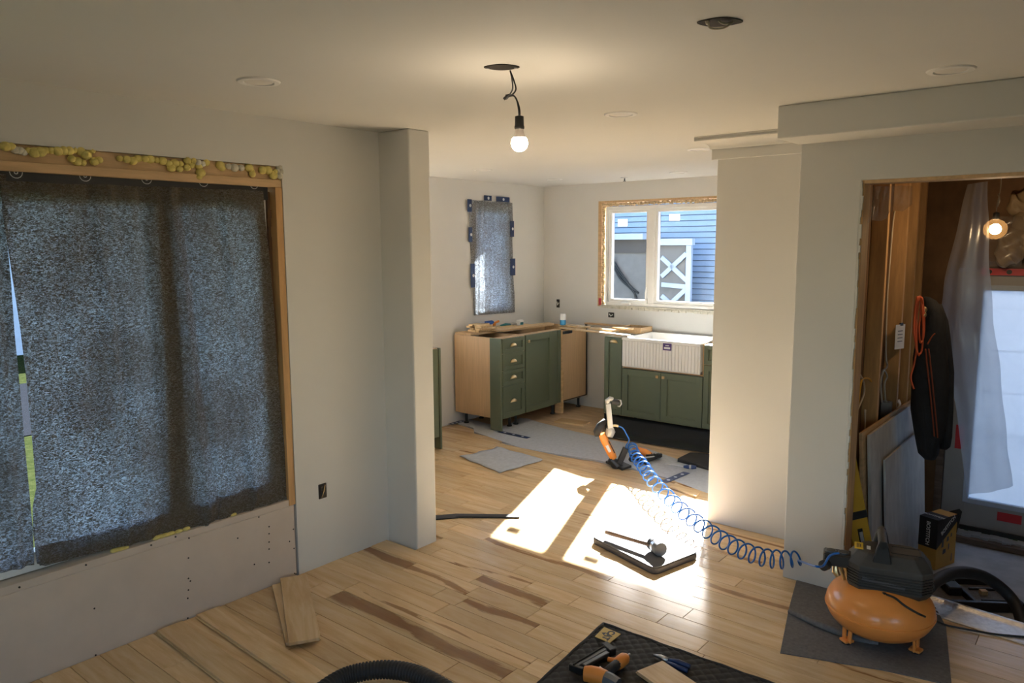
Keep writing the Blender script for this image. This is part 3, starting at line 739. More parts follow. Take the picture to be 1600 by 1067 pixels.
# ================================================================== TALL CABINET
tc_ = thing('tall_cabinet', 'tall cream cabinet end panel with crown moulding beside the opening', 'tall cabinet', (-1.68, 4.9, 0))
TX0, TY0 = -2.0135, 4.461
m = MB(); m.box(TX0, XO-0.004, TY0, 6.05, 0.0, 2.31); m.build('side_panel', M['wall'], tc_, bevel=0.003)
m = MB(); m.box(TX0-0.030, XO-0.004, TY0-0.022, 6.05, 2.305, 2.372); m.build('frieze', M['wall'], tc_, bevel=0.002)
m = MB(); pr = [(0.030,2.365)]
for i in range(9):
    a = i/8*PI/2; pr.append((0.036 + 0.062*(1-math.cos(a)), 2.368 + 0.042*math.sin(a)))
pr += [(0.108,2.414),(0.108,2.428)]
n = len(pr); vs = []
for o, z in pr: vs += [(XO-0.004, TY0-o, z), (TX0-o, TY0-o, z), (TX0-o, 6.05, z)]
fs = []
for i in range(n-1):
    for k in range(2): fs.append((i*3+k, i*3+k+1, (i+1)*3+k+1, (i+1)*3+k))
m._add(vs, fs); m.box(TX0-0.108, XO-0.004, TY0-0.108, 6.05, 2.424, 2.4385)
m.build('crown_moulding', M['wall'], tc_, smooth=True)

# ================================================================== KITCHEN CABINETS
def shaker_x(mb, x, y0, y1, z0, z1, fr=0.055, th=0.022, rec=0.014):
    """front facing +x whose back is at x"""
    mb.box(x, x+th-rec, y0, y1, z0, z1)
    mb.box(x+0.001, x+th, y0, y0+fr, z0, z1); mb.box(x+0.001, x+th, y1-fr, y1, z0, z1)
    mb.box(x+0.001, x+th, y0+fr, y1-fr, z0, z0+fr); mb.box(x+0.001, x+th, y0+fr, y1-fr, z1-fr, z1)
def shaker_y(mb, y, x0, x1, z0, z1, fr=0.060, th=0.022, rec=0.014):
    mb.box(x0, x1, y-th+rec, y, z0, z1)
    mb.box(x0, x0+fr, y-th, y-0.001, z0, z1); mb.box(x1-fr, x1, y-th, y-0.001, z0, z1)
    mb.box(x0+fr, x1-fr, y-th, y-0.001, z0, z0+fr); mb.box(x0+fr, x1-fr, y-th, y-0.001, z1-fr, z1)
def cup_pull(c, out, along, parent, w=0.088):
    out = Vector(out); al = Vector(along); up = Vector((0,0,1)); mb = MB(); nu, nv = 12, 6; c = Vector(c)
    def fn(u, v):
        a = PI*u; b = PI/2*v
        return c + al*(w/2*math.cos(a)) + up*(0.032*math.sin(a)*math.cos(b*0.95)) + out*(0.004+0.026*math.sin(a)*math.sin(b) )
    mb.grid(fn, nu, nv)
    mb.bar(c - al*w/2 + out*0.004, c + al*w/2 + out*0.004, 0.004, 0.006)
    return mb.build('cup_pull', M['brass'], parent, smooth='all', solid=0.003)
def knob(c, out, parent):
    c = Vector(c); out = Vector(out); mb = MB(); mb.cyl(c, c+out*0.016, 0.005, 10)
    s = out.cross(Vector((0,0,1))); mb.obox(c+out*0.021, out, s, (0,0,1), 0.006, 0.013, 0.013)
    return mb.build('knob', M['brass'], parent, bevel=0.002)
def cab_leg(x, y, parent, h=0.115):
    mb = MB(); mb.lathe([(0.026,0.0),(0.026,0.012),(0.014,0.016),(0.014,h-0.02),(0.024,h-0.012),(0.024,h)], (x,y,0.0), n=14)
    return mb.build('leg', M['black'], parent, smooth=True)
XF = -4.602; TOP = 0.905; BOT = 0.118
# drawer unit at the end of the left run
c1 = thing('drawer_cabinet', 'beech sided green cabinet with four drawers at the end of the run', 'cabinet', (-4.9, 5.62, 0), group='green kitchen base cabinets')
m = MB(); m.box(XK+0.035, XF-0.118, 5.430, 5.446, BOT, TOP); m.build('side_panel', M['beech'], c1, bevel=0.001)
m = MB(); m.box(XK+0.035, XF, 5.446, 5.462, BOT, TOP-0.002); m.box(XK+0.035, XF, 5.796, 5.812, BOT, TOP-0.002); m.box(XK+0.035, XF, 5.462, 5.796, BOT, BOT+0.016); m.box(XK+0.035, XK+0.047, 5.462, 5.796, BOT+0.016, TOP-0.08)
m.box(XF-0.10, XF, 5.462, 5.796, TOP-0.018, TOP-0.002)
m.build('carcass', M['beech'], c1)
m = MB(); m.box(XF-0.118, XF+0.022, 5.424, 5.446, 0.004, TOP); m.build('end_panel', M['green'], c1, bevel=0.002)
zc = [(0.122,0.435),(0.440,0.584),(0.589,0.753),(0.758,0.898)]
for (a, b) in zc:
    m = MB(); shaker_x(m, XF, 5.458, 5.796, a, b, 0.050 if b-a > 0.2 else 0.036); d = m.build('drawer', M['green'], c1, bevel=0.0015)
    cup_pull((XF+0.012, 5.622, (a+b)/2-0.012), (1,0,0), (0,1,0), d)
for x, y in ((XK+0.12, 5.50), (XF-0.07, 5.66), (XF-0.07, 5.76), (XK+0.10, 5.75)): cab_leg(x, y, c1)
# corner unit
c2 = thing('corner_cabinet', 'green corner cabinet with tall door and exposed beech side', 'cabinet', (-4.9, 6.4, 0), group='green kitchen base cabinets')
m = MB(); m.box(XK+0.035, XF, 5.814, 5.830, BOT, TOP-0.002); m.box(XK+0.035, XF, 5.830, YK-0.03, BOT, BOT+0.016); m.box(XK+0.035, XK+0.047, 5.830, YK-0.03, BOT+0.016, TOP-0.05)
m.box(XF-0.09, XF, 5.830, 6.44, TOP-0.018, TOP-0.002); m.box(XK+0.05, XF-0.02, YK-0.05, YK-0.034, BOT+0.016, TOP-0.01)
m.build('carcass', M['beech'], c2)
m = MB(); m.box(XF-0.020, XF-0.004, 6.450, YK-0.052, BOT+0.014, TOP-0.012); m.build('beech_side', M['beech'], c2)
m = MB(); m.box(XF-0.022, XF-0.006, 6.440, YK-0.030, BOT+0.018, BOT+0.014+0.014); m.box(XF-0.020, XF+0.001, YK-0.052, YK-0.036, BOT+0.006, TOP+0.012); m.box(XF-0.020, XF+0.001, 6.44, YK-0.036, BOT+0.002, BOT+0.014); m.box(XF-0.020, XF+0.001, 6.44, YK-0.036, TOP-0.012, TOP-0.002)
m.build('edge_band', M['black_m'], c2)
m = MB(); shaker_x(m, XF, 5.8145, 6.268, BOT+0.004, 0.902, 0.062); d = m.build('door', M['green'], c2, bevel=0.0015)
knob((XF+0.020, 5.838, 0.842), (1,0,0), d)
m = MB(); m.box(XF-0.004, XF+0.014, 6.274, 6.355, BOT+0.004, 0.902); m.box(XF-0.004, XF+0.020, 6.358, 6.412, BOT+0.010, 0.902); m.build('filler_strip', M['green'], c2, bevel=0.002)
m = MB(); m.box(XF-0.06, XF+0.024, 6.415, 6.436, 0.004, 0.900); m.box(XF+0.004, XF+0.030, 6.436, 6.447, 0.004, 0.46); m.build('post_board', M['pine'], c2, bevel=0.001)
m = MB(); p = onx(886, 522, XF+0.01); m.box(XF-0.004, XF+0.022, 6.46, 6.62, 0.850, 0.880); m.build('bracket', M['gun_metal'], c2, bevel=0.003)
for x, y in ((XF-0.06, 6.37), (XF-0.05, YK-0.13), (XK+0.1, 6.2)): cab_leg(x, y, c2)
# narrow pull-out + sink base + right unit
YF = 6.345; SB = 0.112
c3 = thing('pullout_cabinet', 'narrow green pull-out cabinet left of the sink', 'cabinet', (-3.88, 6.6, 0), group='green kitchen base cabinets')
m = MB(); m.box(-3.990, -3.974, YF, YK-0.02, SB, 0.885); m.box(-3.806, -3.790, YF, YK-0.02, SB, 0.885); m.box(-3.974, -3.806, YF, YK-0.02, SB, SB+0.016); m.box(-3.974, -3.806, YK-0.036, YK-0.02, SB+0.016, 0.885); m.build('carcass', M['wall'], c3)
m = MB(); shaker_y(m, YF, -3.990, -3.792, SB+0.002, 0.885, 0.050); d = m.build('door', M['green'], c3, bevel=0.0015)
cup_pull((-3.885, YF-0.016, 0.832), (0,-1,0), (1,0,0), d)
for x, y in ((-3.93, 6.50), (-3.93, 6.88)): cab_leg(x, y, c3, 0.112)
c4_ = thing('sink_cabinet', 'green two door base cabinet under the white sink', 'cabinet', (-3.36, 6.6, 0), group='green kitchen base cabinets')
m = MB(); m.box(-3.786, -3.770, YF, YK-0.02, SB, 0.885); m.box(-2.950, -2.934, YF, YK-0.02, SB, 0.885); m.box(-3.770, -2.950, YF, YK-0.02, SB, SB+0.016); m.box(-3.770, -2.950, YF+0.002, YF+0.03, 0.592, 0.606)
m.build('carcass', M['beech'], c4_)
for a, b, kx in ((-3.782, -3.362, -3.392), (-3.357, -2.938, -3.327)):
    m = MB(); shaker_y(m, YF, a, b, SB+0.002, 0.588, 0.062); d = m.build('door', M['green'], c4_, bevel=0.0015); knob((kx, YF-0.020, 0.545), (0,-1,0), d)
for x in (-3.7, -3.05):
    for y in (6.45, 6.88): cab_leg(x, y, c4_, 0.112)
c5 = thing('base_cabinet', 'green base cabinet right of the sink, mostly behind the cream panel', 'cabinet', (-2.6, 6.6, 0), group='green kitchen base cabinets')
m = MB(); m.box(-2.930, -2.2, YF, YK-0.02, SB, 0.885); m.build('carcass', M['beech'], c5)
m = MB(); shaker_y(m, YF, -2.930, -2.45, SB+0.002, 0.700, 0.05); m.build('door', M['green'], c5, bevel=0.0015)
m = MB(); shaker_y(m, YF, -2.930, -2.45, 0.706, 0.885, 0.04); d = m.build('drawer', M['green'], c5, bevel=0.0015); cup_pull((-2.69, YF-0.014, 0.79), (0,-1,0), (1,0,0), d)
for x in (-2.85, -2.3): cab_leg(x, 6.5, c5, 0.112)
# cabinet behind the stub wall
c6 = thing('base_cabinet', 'green cabinet edge peeking out behind the stub wall', 'cabinet', (-4.9, 4.1, 0), group='green kitchen base cabinets')
m = MB(); m.box(XK+0.03, -4.62, 3.55, 4.615, 0.115, 0.905); m.build('carcass', M['beech'], c6)
m = MB(); m.box(-4.74, -4.598, 4.617, 4.637, 0.003, 0.905); m.build('end_panel', M['green'], c6, bevel=0.002)
m = MB(); shaker_x(m, -4.62, 3.60, 4.60, 0.12, 0.90, 0.06); m.build('door', M['green'], c6, bevel=0.0015)
for y in (3.7, 4.5): cab_leg(-4.7, y, c6)

# farmhouse sink
sk = thing('farmhouse_sink', 'white fluted apron front sink under the kitchen window', 'sink', (-3.36, 6.55, 0.6))
SX0, SX1, SY0, SY1, SZ0, SZ1 = -3.768, -2.952, 6.285, 6.870, 0.612, 0.898
m = MB(); t_ = 0.028
m.box(SX0, SX1, SY0+0.006, SY0+t_, SZ0, SZ1); m.box(SX0, SX1, SY1-t_, SY1, SZ0+0.02, SZ1); m.box(SX0, SX0+t_, SY0+t_, SY1-t_, SZ0+0.02, SZ1); m.box(SX1-t_, SX1, SY0+t_, SY1-t_, SZ0+0.02, SZ1); m.box(SX0+t_, SX1-t_, SY0+t_, SY1-t_, SZ0+0.02, SZ0+0.045)
m.build('basin', M['ceramic'], sk, bevel=0.006, seg=2)
m = MB(); nf = 24; wv = (SX1-SX0-0.03)/nf
for i in range(nf):
    x = SX0+0.015+i*wv; m.box(x+0.003, x+wv-0.003, SY0-0.001, SY0+0.010, SZ0+0.010, SZ1-0.030)
m.build('apron_fluting', M['ceramic'], sk, bevel=0.0025)
m = MB(); m.box(SX0-0.001, SX1+0.001, SY0-0.003, SY0+0.012, SZ1-0.026, SZ1); m.build('apron_lip', M['ceramic'], sk, bevel=0.004, seg=2)
a = ony(1036, 536, SY0-0.004); b = ony(1049, 548, SY0-0.004)
m = MB(); m.box(a.x, b.x, SY0-0.0052, SY0-0.0038, b.z, a.z); lb = m.build('maker_label', M['purple'], sk)
m = MB(); m.box(a.x+0.012, b.x-0.012, SY0-0.0058, SY0-0.0052, b.z+0.012, b.z+0.030); m.box(a.x+0.025, b.x-0.025, SY0-0.0058, SY0-0.0052, a.z-0.024, a.z-0.016); m.build('label_print', M['print_w'], lb)

# boards lying over the open cabinets
def loose_board(name, pts, z0, z1, label, mat=M['pine_h'], group=None, cat='board', bev=0.001):
    mb = MB(); mb.prism(pts, z0, z1); o = mb.build(name, mat, None, bevel=bev); return tag(o, label, cat, group)
loose_board('worktop_board', [(-5.19,5.44),(-4.98,5.44),(-4.88,6.50),(-5.19,6.50)], TOP+0.001, TOP+0.022, 'wide pale board laid along the back of the left cabinets')
loose_board('worktop_board', [(-5.00,5.76),(-4.83,5.70),(-4.77,6.55),(-4.90,6.62)], TOP+0.023, TOP+0.042, 'second pale board overlapping the wide board on the left cabinets')
loose_board('rail_board', [(-4.66,6.47),(-3.72,6.30),(-3.71,6.36),(-4.65,6.54)], TOP-0.000, TOP+0.014, 'thin support board bridging the dishwasher gap', M['pine_h'])
loose_board('rail_board', [(-4.62,6.905),(-4.02,6.905),(-4.02,6.955),(-4.62,6.955)], TOP+0.013, TOP+0.030, 'thin board against the back wall over the dishwasher gap', M['pine_h'])
loose_board('plank_offcut', [(-4.74,6.58),(-4.38,6.51),(-4.35,6.62),(-4.71,6.69)], TOP+0.015, TOP+0.033, 'short maple offcut below the blue can', M['plank'])
loose_board('plank_offcut', [(-4.30,6.50),(-3.98,6.45),(-3.96,6.56),(-4.28,6.61)], TOP+0.015, TOP+0.032, 'short maple offcut in the middle of the bridging board', M['plank'])
loose_board('plank_offcut', [(-4.05,6.56),(-3.86,6.52),(-3.83,6.62),(-4.02,6.66)], TOP+0.033, TOP+0.050, 'sunlit maple offcut nearest the sink', M['plank'])
t = thing('open_frame', 'shallow wooden drawer frame lying beside the sink', 'wood frame', (-3.86, 6.75, 0.887))
m = MB()
for a, b in (((-4.04,6.68),(-3.78,6.68)),((-4.04,6.90),(-3.78,6.90))): 
    m = MB(); m.bar((a[0],a[1],0.920), (b[0],b[1],0.920), 0.016, 0.06); m.build('rail', M['pine_h'], t)
for x in (-4.03, -3.79): 
    m = MB(); m.bar((x,6.69,0.918), (x,6.89,0.918), 0.016, 0.06); m.build('side', M['pine_h'], t)
# stack of offcuts
rnd = random.Random(3)
for i in range(12):
    k = i // 3; x0 = -5.10 + rnd.uniform(-0.02, 0.03) + (i % 3)*0.055; y0 = 5.56 + rnd.uniform(-0.02, 0.03); z = TOP + 0.0235 + k*0.0195
    L_ = rnd.uniform(0.20, 0.30) - 0.03*k; a = rnd.uniform(-0.03, 0.03)
    mb = MB(); mb.box(-0.026, 0.026, 0, L_, 0, 0.019); o = mb.build('wood_offcut', M['plank'], None, bevel=0.001); o.location = (x0, y0, z); o.rotation_euler = (0,0,a)
    tag(o, 'maple offcut in the counter pile, ' + ('bottom','second','third','top')[k] + ' layer, ' + ('nearest the wall','in the middle','nearest the drawers')[i % 3], 'offcut', 'pile of maple offcuts on the left cabinets')
for i in range(2):
    mb = MB(); mb.box(0, 0.05, 0, 0.26, 0, 0.018); o = mb.build('wood_offcut', M['plank'], None, bevel=0.001); o.location = (-5.15+i*0.06, 5.91, TOP+0.0235); o.rotation_euler = (0,0,-0.1+0.05*i); tag(o, 'longer maple offcut right of the offcut pile, ' + ('nearer the wall','nearer the drawers')[i], 'offcut', 'pair of longer offcuts')
# clamps and tape measure behind
t = thing('trigger_clamp', 'blue plastic clamp leaning at the foot of the grey cloth', 'clamp', (-5.15, 5.95, TOP+0.023))
q = Vector((-5.165, 5.90, TOP+0.062)); m = MB(); m.bar(q+Vector((0,-0.05,-0.018)), q+Vector((0,0.10,0.018)), 0.022, 0.026); m.bar(q+Vector((0,-0.03,0.025)), q+Vector((0,0.08,0.028)), 0.022, 0.018); m.build('jaw', M['blue_t'], t, bevel=0.003)
m = MB(); m.bar(q+Vector((0,0.10,0.0)), q+Vector((0,0.19,0.02)), 0.02, 0.022); m.box(q.x-0.012, q.x+0.012, q.y+0.10, q.y+0.13, TOP+0.024, TOP+0.07); m.build('grip', M['tool_or'], t, bevel=0.003)
t = thing('tape_measure', 'white and teal tape measure on the counter boards', 'tape measure', (-5.03, 6.29, TOP+0.04))
m = MB(); m.box(-5.07, -5.02, 6.26, 6.34, TOP+0.024, TOP+0.085); m.build('case', M['white'], t, bevel=0.012, seg=2)
m = MB(); m.box(-5.074, -5.016, 6.275, 6.325, TOP+0.035, TOP+0.062); m.build('grip_band', M['teal'], t, bevel=0.003)
t = thing('pliers_small', 'teal handled cutting tool lying beside the tape measure', 'tool', (-5.08, 6.12, TOP+0.03))
m = MB(); m.tube([(-5.08,6.02,TOP+0.040),(-5.07,6.09,TOP+0.052),(-5.06,6.15,TOP+0.045)], 0.014, 8); m.build('grip', M['teal'], t, smooth='all')
m = MB(); m.tube([(-5.06,6.15,TOP+0.045),(-5.06,6.20,TOP+0.050),(-5.05,6.245,TOP+0.044)], [0.013,0.016,0.008], 8); m.build('head', M['tool_gr'], t, smooth='all')
# soda can
cp = onz(879.5, 508, TOP+0.0335); t = thing('drink_can', 'blue and white drink can on the corner of the counter', 'can', cp)
m = MB(); m.lathe([(0.026,0.0),(0.033,0.008),(0.033,0.058)], cp, n=20); m.build('lower_wall', M['can'], t, smooth=True)
m = MB(); m.lathe([(0.033,0.058),(0.033,0.108),(0.027,0.120),(0.026,0.122),(0.024,0.119)], cp, n=20); m.build('upper_wall', M['white'], t, smooth=True)

# ================================================================== ON THE FLOOR
def sheet(name, pix, z, mat, label, cat, thick=0.002, wave=0.004, sub=14, group=None, smooth='all'):
    """thin flexible sheet: bilinear patch through four floor corners (pixels), gently wavy, with thickness"""
    c = [onz(a, b, z) for a, b in pix]
    mb = MB()
    def fn(u, v):
        p = (c[0]*(1-u)+c[1]*u)*(1-v) + (c[3]*(1-u)+c[2]*u)*v
        w = wave*(0.5+0.5*math.sin(9*u+4*v+len(name))*math.cos(7*v-3*u)) + thick
        e = 0.010*math.sin(13*u+c[0].x*5)*(0 if 0.05 < v < 0.95 else 1) + 0.006*math.sin(17*v)*(0 if 0.05 < u < 0.95 else 1)
        return (p.x+e, p.y+e*0.6, z + w)
    mb.grid(fn, sub, sub)
    o = mb.build(name, mat, None, smooth=smooth, solid=thick)
    return tag(o, label, cat, group)
def poly_sheet(name, pix, z, mat, label, cat, thick=0.003):
    pts = [onz(a, b, z) for a, b in pix]
    mb = MB(); mb.prism([(p.x, p.y) for p in pts][::-1], z, z+thick)
    o = mb.build(name, mat, None); return tag(o, label, cat)
# big underlay with ragged outline (lies partly on subfloor)
poly_sheet('underlay_sheet', [(716,663),(740,671),(741,677),(764,685),(812,702),(870,712),(930,721),(985,733),(1045,751),(1095,770),(1130,782),(1150,760),(1100,735),(1010,703),(950,688),(900,677),(880,672),(862,667),(842,662),(824,656),(812,655),(806,659),(798,664),(785,668),(760,664),(735,657)], -0.0155, M['under'], 'large grey underlay sheet on the subfloor in front of the cabinets', 'underlay', 0.0165)
sc_u = sheet('underlay_scrap', [(719,715),(778,700),(851,719),(783,740)], 0.0, M['under'], 'loose square of grey underlay lying on the finished planks', 'underlay', 0.004, 0.010)
# navy tape lengths on the underlay
for pix, w in ((((780,674),(826,684)), 'in front of the drawer cabinet'), (((703,663),(724,657)), 'at the foot of the kitchen wall'), (((1037,753),(1073,738)), 'right of the coiled hose')):
    a = onz(*pix[0], 0.004); b = onz(*pix[1], 0.004)
    t = thing('tape_length', 'navy printed tape strip on the floor ' + w, 'tape', (a+b)/2)
    m = MB(); m.bar(a, b, 0.060, 0.0012); m.build('strip', M['tape'], t)
    m = MB()
    for q in (0.2, 0.5, 0.8):
        c = a+(b-a)*q; m.cyl((c.x,c.y,0.0046), (c.x,c.y,0.0052), 0.014, 10)
    m.build('print', M['tape_w'], t)
# bare plank offcuts on the kitchen floor
loose_board('plank_offcut', [tuple(onz(a, b, 0.0)[:2]) for a, b in ((866,658),(912,664),(922,659),(878,653))][::-1], -0.0155, 0.001, 'loose maple offcut on the subfloor between the cabinets', M['plank'])
loose_board('plank_offcut', [tuple(onz(a, b, 0.012)[:2]) for a, b in ((1046,760),(1088,776),(1094,770),(1056,755))], 0.003, 0.016, 'maple offcut lying beside the coiled hose', M['plank'])
# black film under the sink cabinets
m = MB()
def film_fn(u, v):
    a = onz(948 + 170*u, 682 + 27*u, 0.0); b = Vector((-4.02 + 1.55*u, YF+0.030, 0.0))
    p = a*(1-v) + b*v; z = -0.012 + 0.008 + 0.10*max(0.0, (v-0.45)/0.55)**1.6 + 0.006*math.sin(11*u+5*v)*math.sin(PI*v)
    return (p.x, p.y, z)
m.grid(film_fn, 30, 12); tag(m.build('black_film', M['film'], None, smooth='all', solid=0.002), 'black plastic film spread under the sink cabinets', 'plastic film')
# black foam pad by the cream panel
pts = [onz(a, b, 0.0) for a, b in ((1058,722),(1078,712),(1120,716),(1125,738),(1105,735))]
m = MB(); m.prism([(p.x,p.y) for p in pts][::-1], 0.002, 0.034)
tag(m.build('folded_film', M['black_m'], None, bevel=0.008, seg=2), 'folded black rubber pad beside the cream panel', 'rubber pad')
# screwdriver
a = onz(1052, 725, 0.028); b = onz(1068, 729, 0.03); c = onz(1088, 730, 0.033); t = thing('screwdriver', 'screwdriver with a dark blue handle near the folded pad', 'screwdriver', onz(1070,728))
m = MB(); m.cyl(onz(1036,724,0.02), b, 0.004, 8); m.build('shaft', M['steel'], t, smooth=True)
m = MB(); m.tube([b, b+(c-b)*0.3, b+(c-b)*0.7, c], [0.010,0.016,0.017,0.012], 10); m.build('handle', M['tape'], t, smooth='all')
m = MB(); m.tube([b+(c-b)*0.45, b+(c-b)*0.6], [0.0175,0.0175], 10); m.build('grip_ring', M['tool_gr'], t, smooth=True)
# dark strip across the floor left
a = onz(640, 812, 0.004); b = onz(812, 807, 0.004); k1 = onz(712, 806, 0.004)
m = MB(); m.bar(a, k1+(b-a)*0.02, 0.075, 0.008); m.bar(k1, b, 0.055, 0.014)
tag(m.build('rubber_strip', M['rubber'], None, bevel=0.002), 'black rubber strip lying across the planks by the stub wall', 'rubber strip')
# kneeling pad with mallet
A = onz(922, 847, 0.0); B = onz(1023, 900, 0.0); C = onz(1093, 872, 0.0); D = A + (C - B)
D = onz(1040, 842, 0.0)
pad = thing('kneeling_pad', 'grey foam kneeling pad with dark edges lying in the sun patch', 'kneeling pad', (A+C)/2)
def inset(P, k):
    c = sum(P, Vector((0,0,0)))/len(P); return [p+(c-p)*k for p in P]
def chamfer_poly(P, r):
    out = []; n = len(P)
    for i in range(n):
        p = P[i]; a = (P[i-1]-p).normalized(); b = (P[(i+1)%n]-p).normalized()
        for t in (0.0, 0.25, 0.5, 0.75, 1.0):
            q = (p+a*r)*(1-t)**2 + p*2*t*(1-t) + (p+b*r)*t*t; out.append((q.x, q.y))
    return out
quad = [A, B, C, D]
m = MB(); m.prism(chamfer_poly(quad, 0.05), 0.001, 0.036); m.build('pad_body', M['pad_side'], pad, bevel=0.003)
m = MB(); m.prism(chamfer_poly(inset(quad, 0.012), 0.05), 0.036, 0.041); m.build('pad_top', M['pad_top'], pad, bevel=0.002)
mal = thing('rubber_mallet', 'rubber mallet with a wooden handle lying on the kneeling pad', 'mallet', onz(1000, 845, 0.04))
h0 = onz(947, 831, 0.078); h1 = onz(1022, 853, 0.088)
m = MB(); m.tube([h0, h0+(h1-h0)*0.1, h0+(h1-h0)*0.6, h1], [0.013,0.0145,0.012,0.012], 12); m.build('handle', M['handle_w'], mal, smooth='all')
hd = (h1-h0); hd.z = 0; hd.normalize(); ha = Vector((-hd.y, hd.x, 0)); hc_ = onz(1026, 854, 0.083)
ha = (FH*0.93 - RH*0.30 ).normalized()
m = MB(); m.lathe([(0.036,-0.052),(0.040,-0.048),(0.040,-0.012)], hc_, ha, n=20); m.build('near_face', M['pad_top'], mal, smooth=True)
m = MB(); m.lathe([(0.038,-0.012),(0.038,0.018)], hc_, ha, n=20); m.build('collar', M['steel'], mal, smooth=True)
m = MB(); m.lathe([(0.040,0.018),(0.040,0.048),(0.036,0.052)], hc_, ha, n=20); m.build('far_face', M['rubber'], mal, smooth=True)

# loose planks by the left wall
def free_plank(pix, z, label, group=None, th=0.018):
    P = [onz(a, b, z+th) for a, b in pix]
    c = sum(P, Vector((0,0,0)))/4; ax = ((P[1]-P[0])+(P[2]-P[3])); ax.z = 0; ax.normalize(); ay = Vector((-ax.y, ax.x, 0))
    L_ = ((P[1]-P[0]).length + (P[2]-P[3]).length)/2; W_ = ((P[3]-P[0]).length + (P[2]-P[1]).length)/2
    mb = MB(); mb.box(-L_/2, L_/2, -W_/2, W_/2, 0.002, th); mb.box(-L_/2, L_/2, W_/2, W_/2+0.006, 0.005, 0.010); mb.box(-L_/2-0.006, -L_/2, -W_/2, W_/2, 0.005, 0.010)
    o = mb.build('loose_plank', M['plank'], None, bevel=0.001); o.location = (c.x, c.y, z); o.rotation_euler = (0, 0, math.atan2(ax.y, ax.x))
    o['heart'] = -0.08
    return tag(o, label, 'plank', group)
def laid_loose(x0, x1, yc, rot, label):
    mb = MB(); h = (x1-x0)/2; mb.box(-h, h, -0.060, 0.060, 0.0, 0.018); mb.box(-h, h, -0.066, -0.060, 0.005, 0.010); mb.box(-h-0.006, -h, -0.060, 0.060, 0.005, 0.010)
    o = mb.build('loose_plank', M['plank'], None, bevel=0.001); o.location = ((x0+x1)/2, yc, 0.001); o.rotation_euler = (0, 0, rot); o['heart'] = -0.08
    return tag(o, label, 'plank')
laid_loose(-3.39, -2.15, 1.545, -0.045, 'long maple plank lying loose beside the wall, nearest the viewer')
laid_loose(-3.39, -2.05, 1.738, -0.040, 'long maple plank lying loose beside the wall, second from the viewer')
free_plank([(424,914),(448,1004),(466,1001),(444,910)], 0.0005, 'lower short maple plank leaning askew under another by the wall')
free_plank([(437,903),(452,1004),(498,996),(479,897)], 0.020, 'upper short maple plank stacked askew by the wall')
# black corrugated hose loop in front
bc = onz(600, 1085, 0.05); path = []
hp = [(455,1145,0.05),(490,1092,0.055),(530,1062,0.06),(565,1050,0.065),(605,1046,0.068),(645,1052,0.065),(680,1068,0.06),(720,1095,0.055),(750,1140,0.05)]
hp = spline([onz(a, b, z) for a, b, z in hp], 30)
vh = MB(); rr = [0.034 + (0.003, 0.004, 0.003, -0.003)[i % 4] for i in range(len(hp))]
vh.tube(hp, rr, 16); tag(vh.build('vacuum_hose', M['rubber'], None, smooth='all'), 'black corrugated vacuum hose looped on the floor in front', 'hose')

# quilted mat
mt = thing('quilted_mat', 'black quilted work mat with a yellow corner badge', 'mat', onz(1010, 1040))
MA = onz(943, 977, 0.0); e1 = (onz(845, 1067, 0.0)-MA).normalized(); e2 = (onz(1195, 1067, 0.0)-MA).normalized()
ml, mw = 1.15, 0.98
m = MB(); nu, nv = 210, 180
def mfn(u, v):
    a = u*ml; b = v*mw; s = 0.055
    q = abs(math.sin(PI*(a+b)/s))*abs(math.sin(PI*(a-b)/s))
    p = MA + e1*a + e2*b
    edge = 0.006*math.sin(b*14)*(1 if u < 0.01 else 0) + 0.006*math.sin(a*9)*(1 if v < 0.01 else 0)
    return (p.x+edge, p.y+edge, 0.004 + 0.0075*q**0.4)
m.grid(mfn, nu, nv); m.build('quilted_cloth', M['quilt'], mt, smooth='all', solid=0.003)
m = MB()
for a, b, c, d in ((0,0,ml,0),(0,0,0,mw)):
    P = [MA + e1*(a+(c-a)*t/20) + e2*(b+(d-b)*t/20) + Vector((0,0,0.007+0.002*math.sin(t*1.7))) for t in range(21)]
    m.tube(P, 0.0085, 8)
m.build('edge_binding', M['black_m'], mt, smooth='all')
bq = [onz(a, b, 0.0175) for a, b in ((944,979),(970,990),(953,1004),(929,994))]
m = MB(); m.prism([(p.x,p.y) for p in bq][::-1], 0.0140, 0.0170); bad = m.build('badge', M['plate_y'], mt, bevel=0.001)
bcen = sum(bq, Vector((0,0,0)))/4
bx_ = (bq[2]-bq[1]); bx_.z = 0; bx_.normalize(); by_ = (bq[1]-bq[0]); by_.z = 0
text('CAT', 0.044, M['black'], bad, bcen+Vector((0,0,0.0002))+e2*0.006, e1, e2, 'lettering', 0.0004, 0.002)
m = MB(); tb = bcen - e2*0.020; m.extrude([tb - e1*0.014 + e2*0.008 + Vector((0,0,0.0001)), tb + e1*0.014 + e2*0.008 + Vector((0,0,0.0001)), tb - e2*0.010 + Vector((0,0,0.0001))], (0,0,0.0006)); m.build('triangle_mark', M['black'], bad)
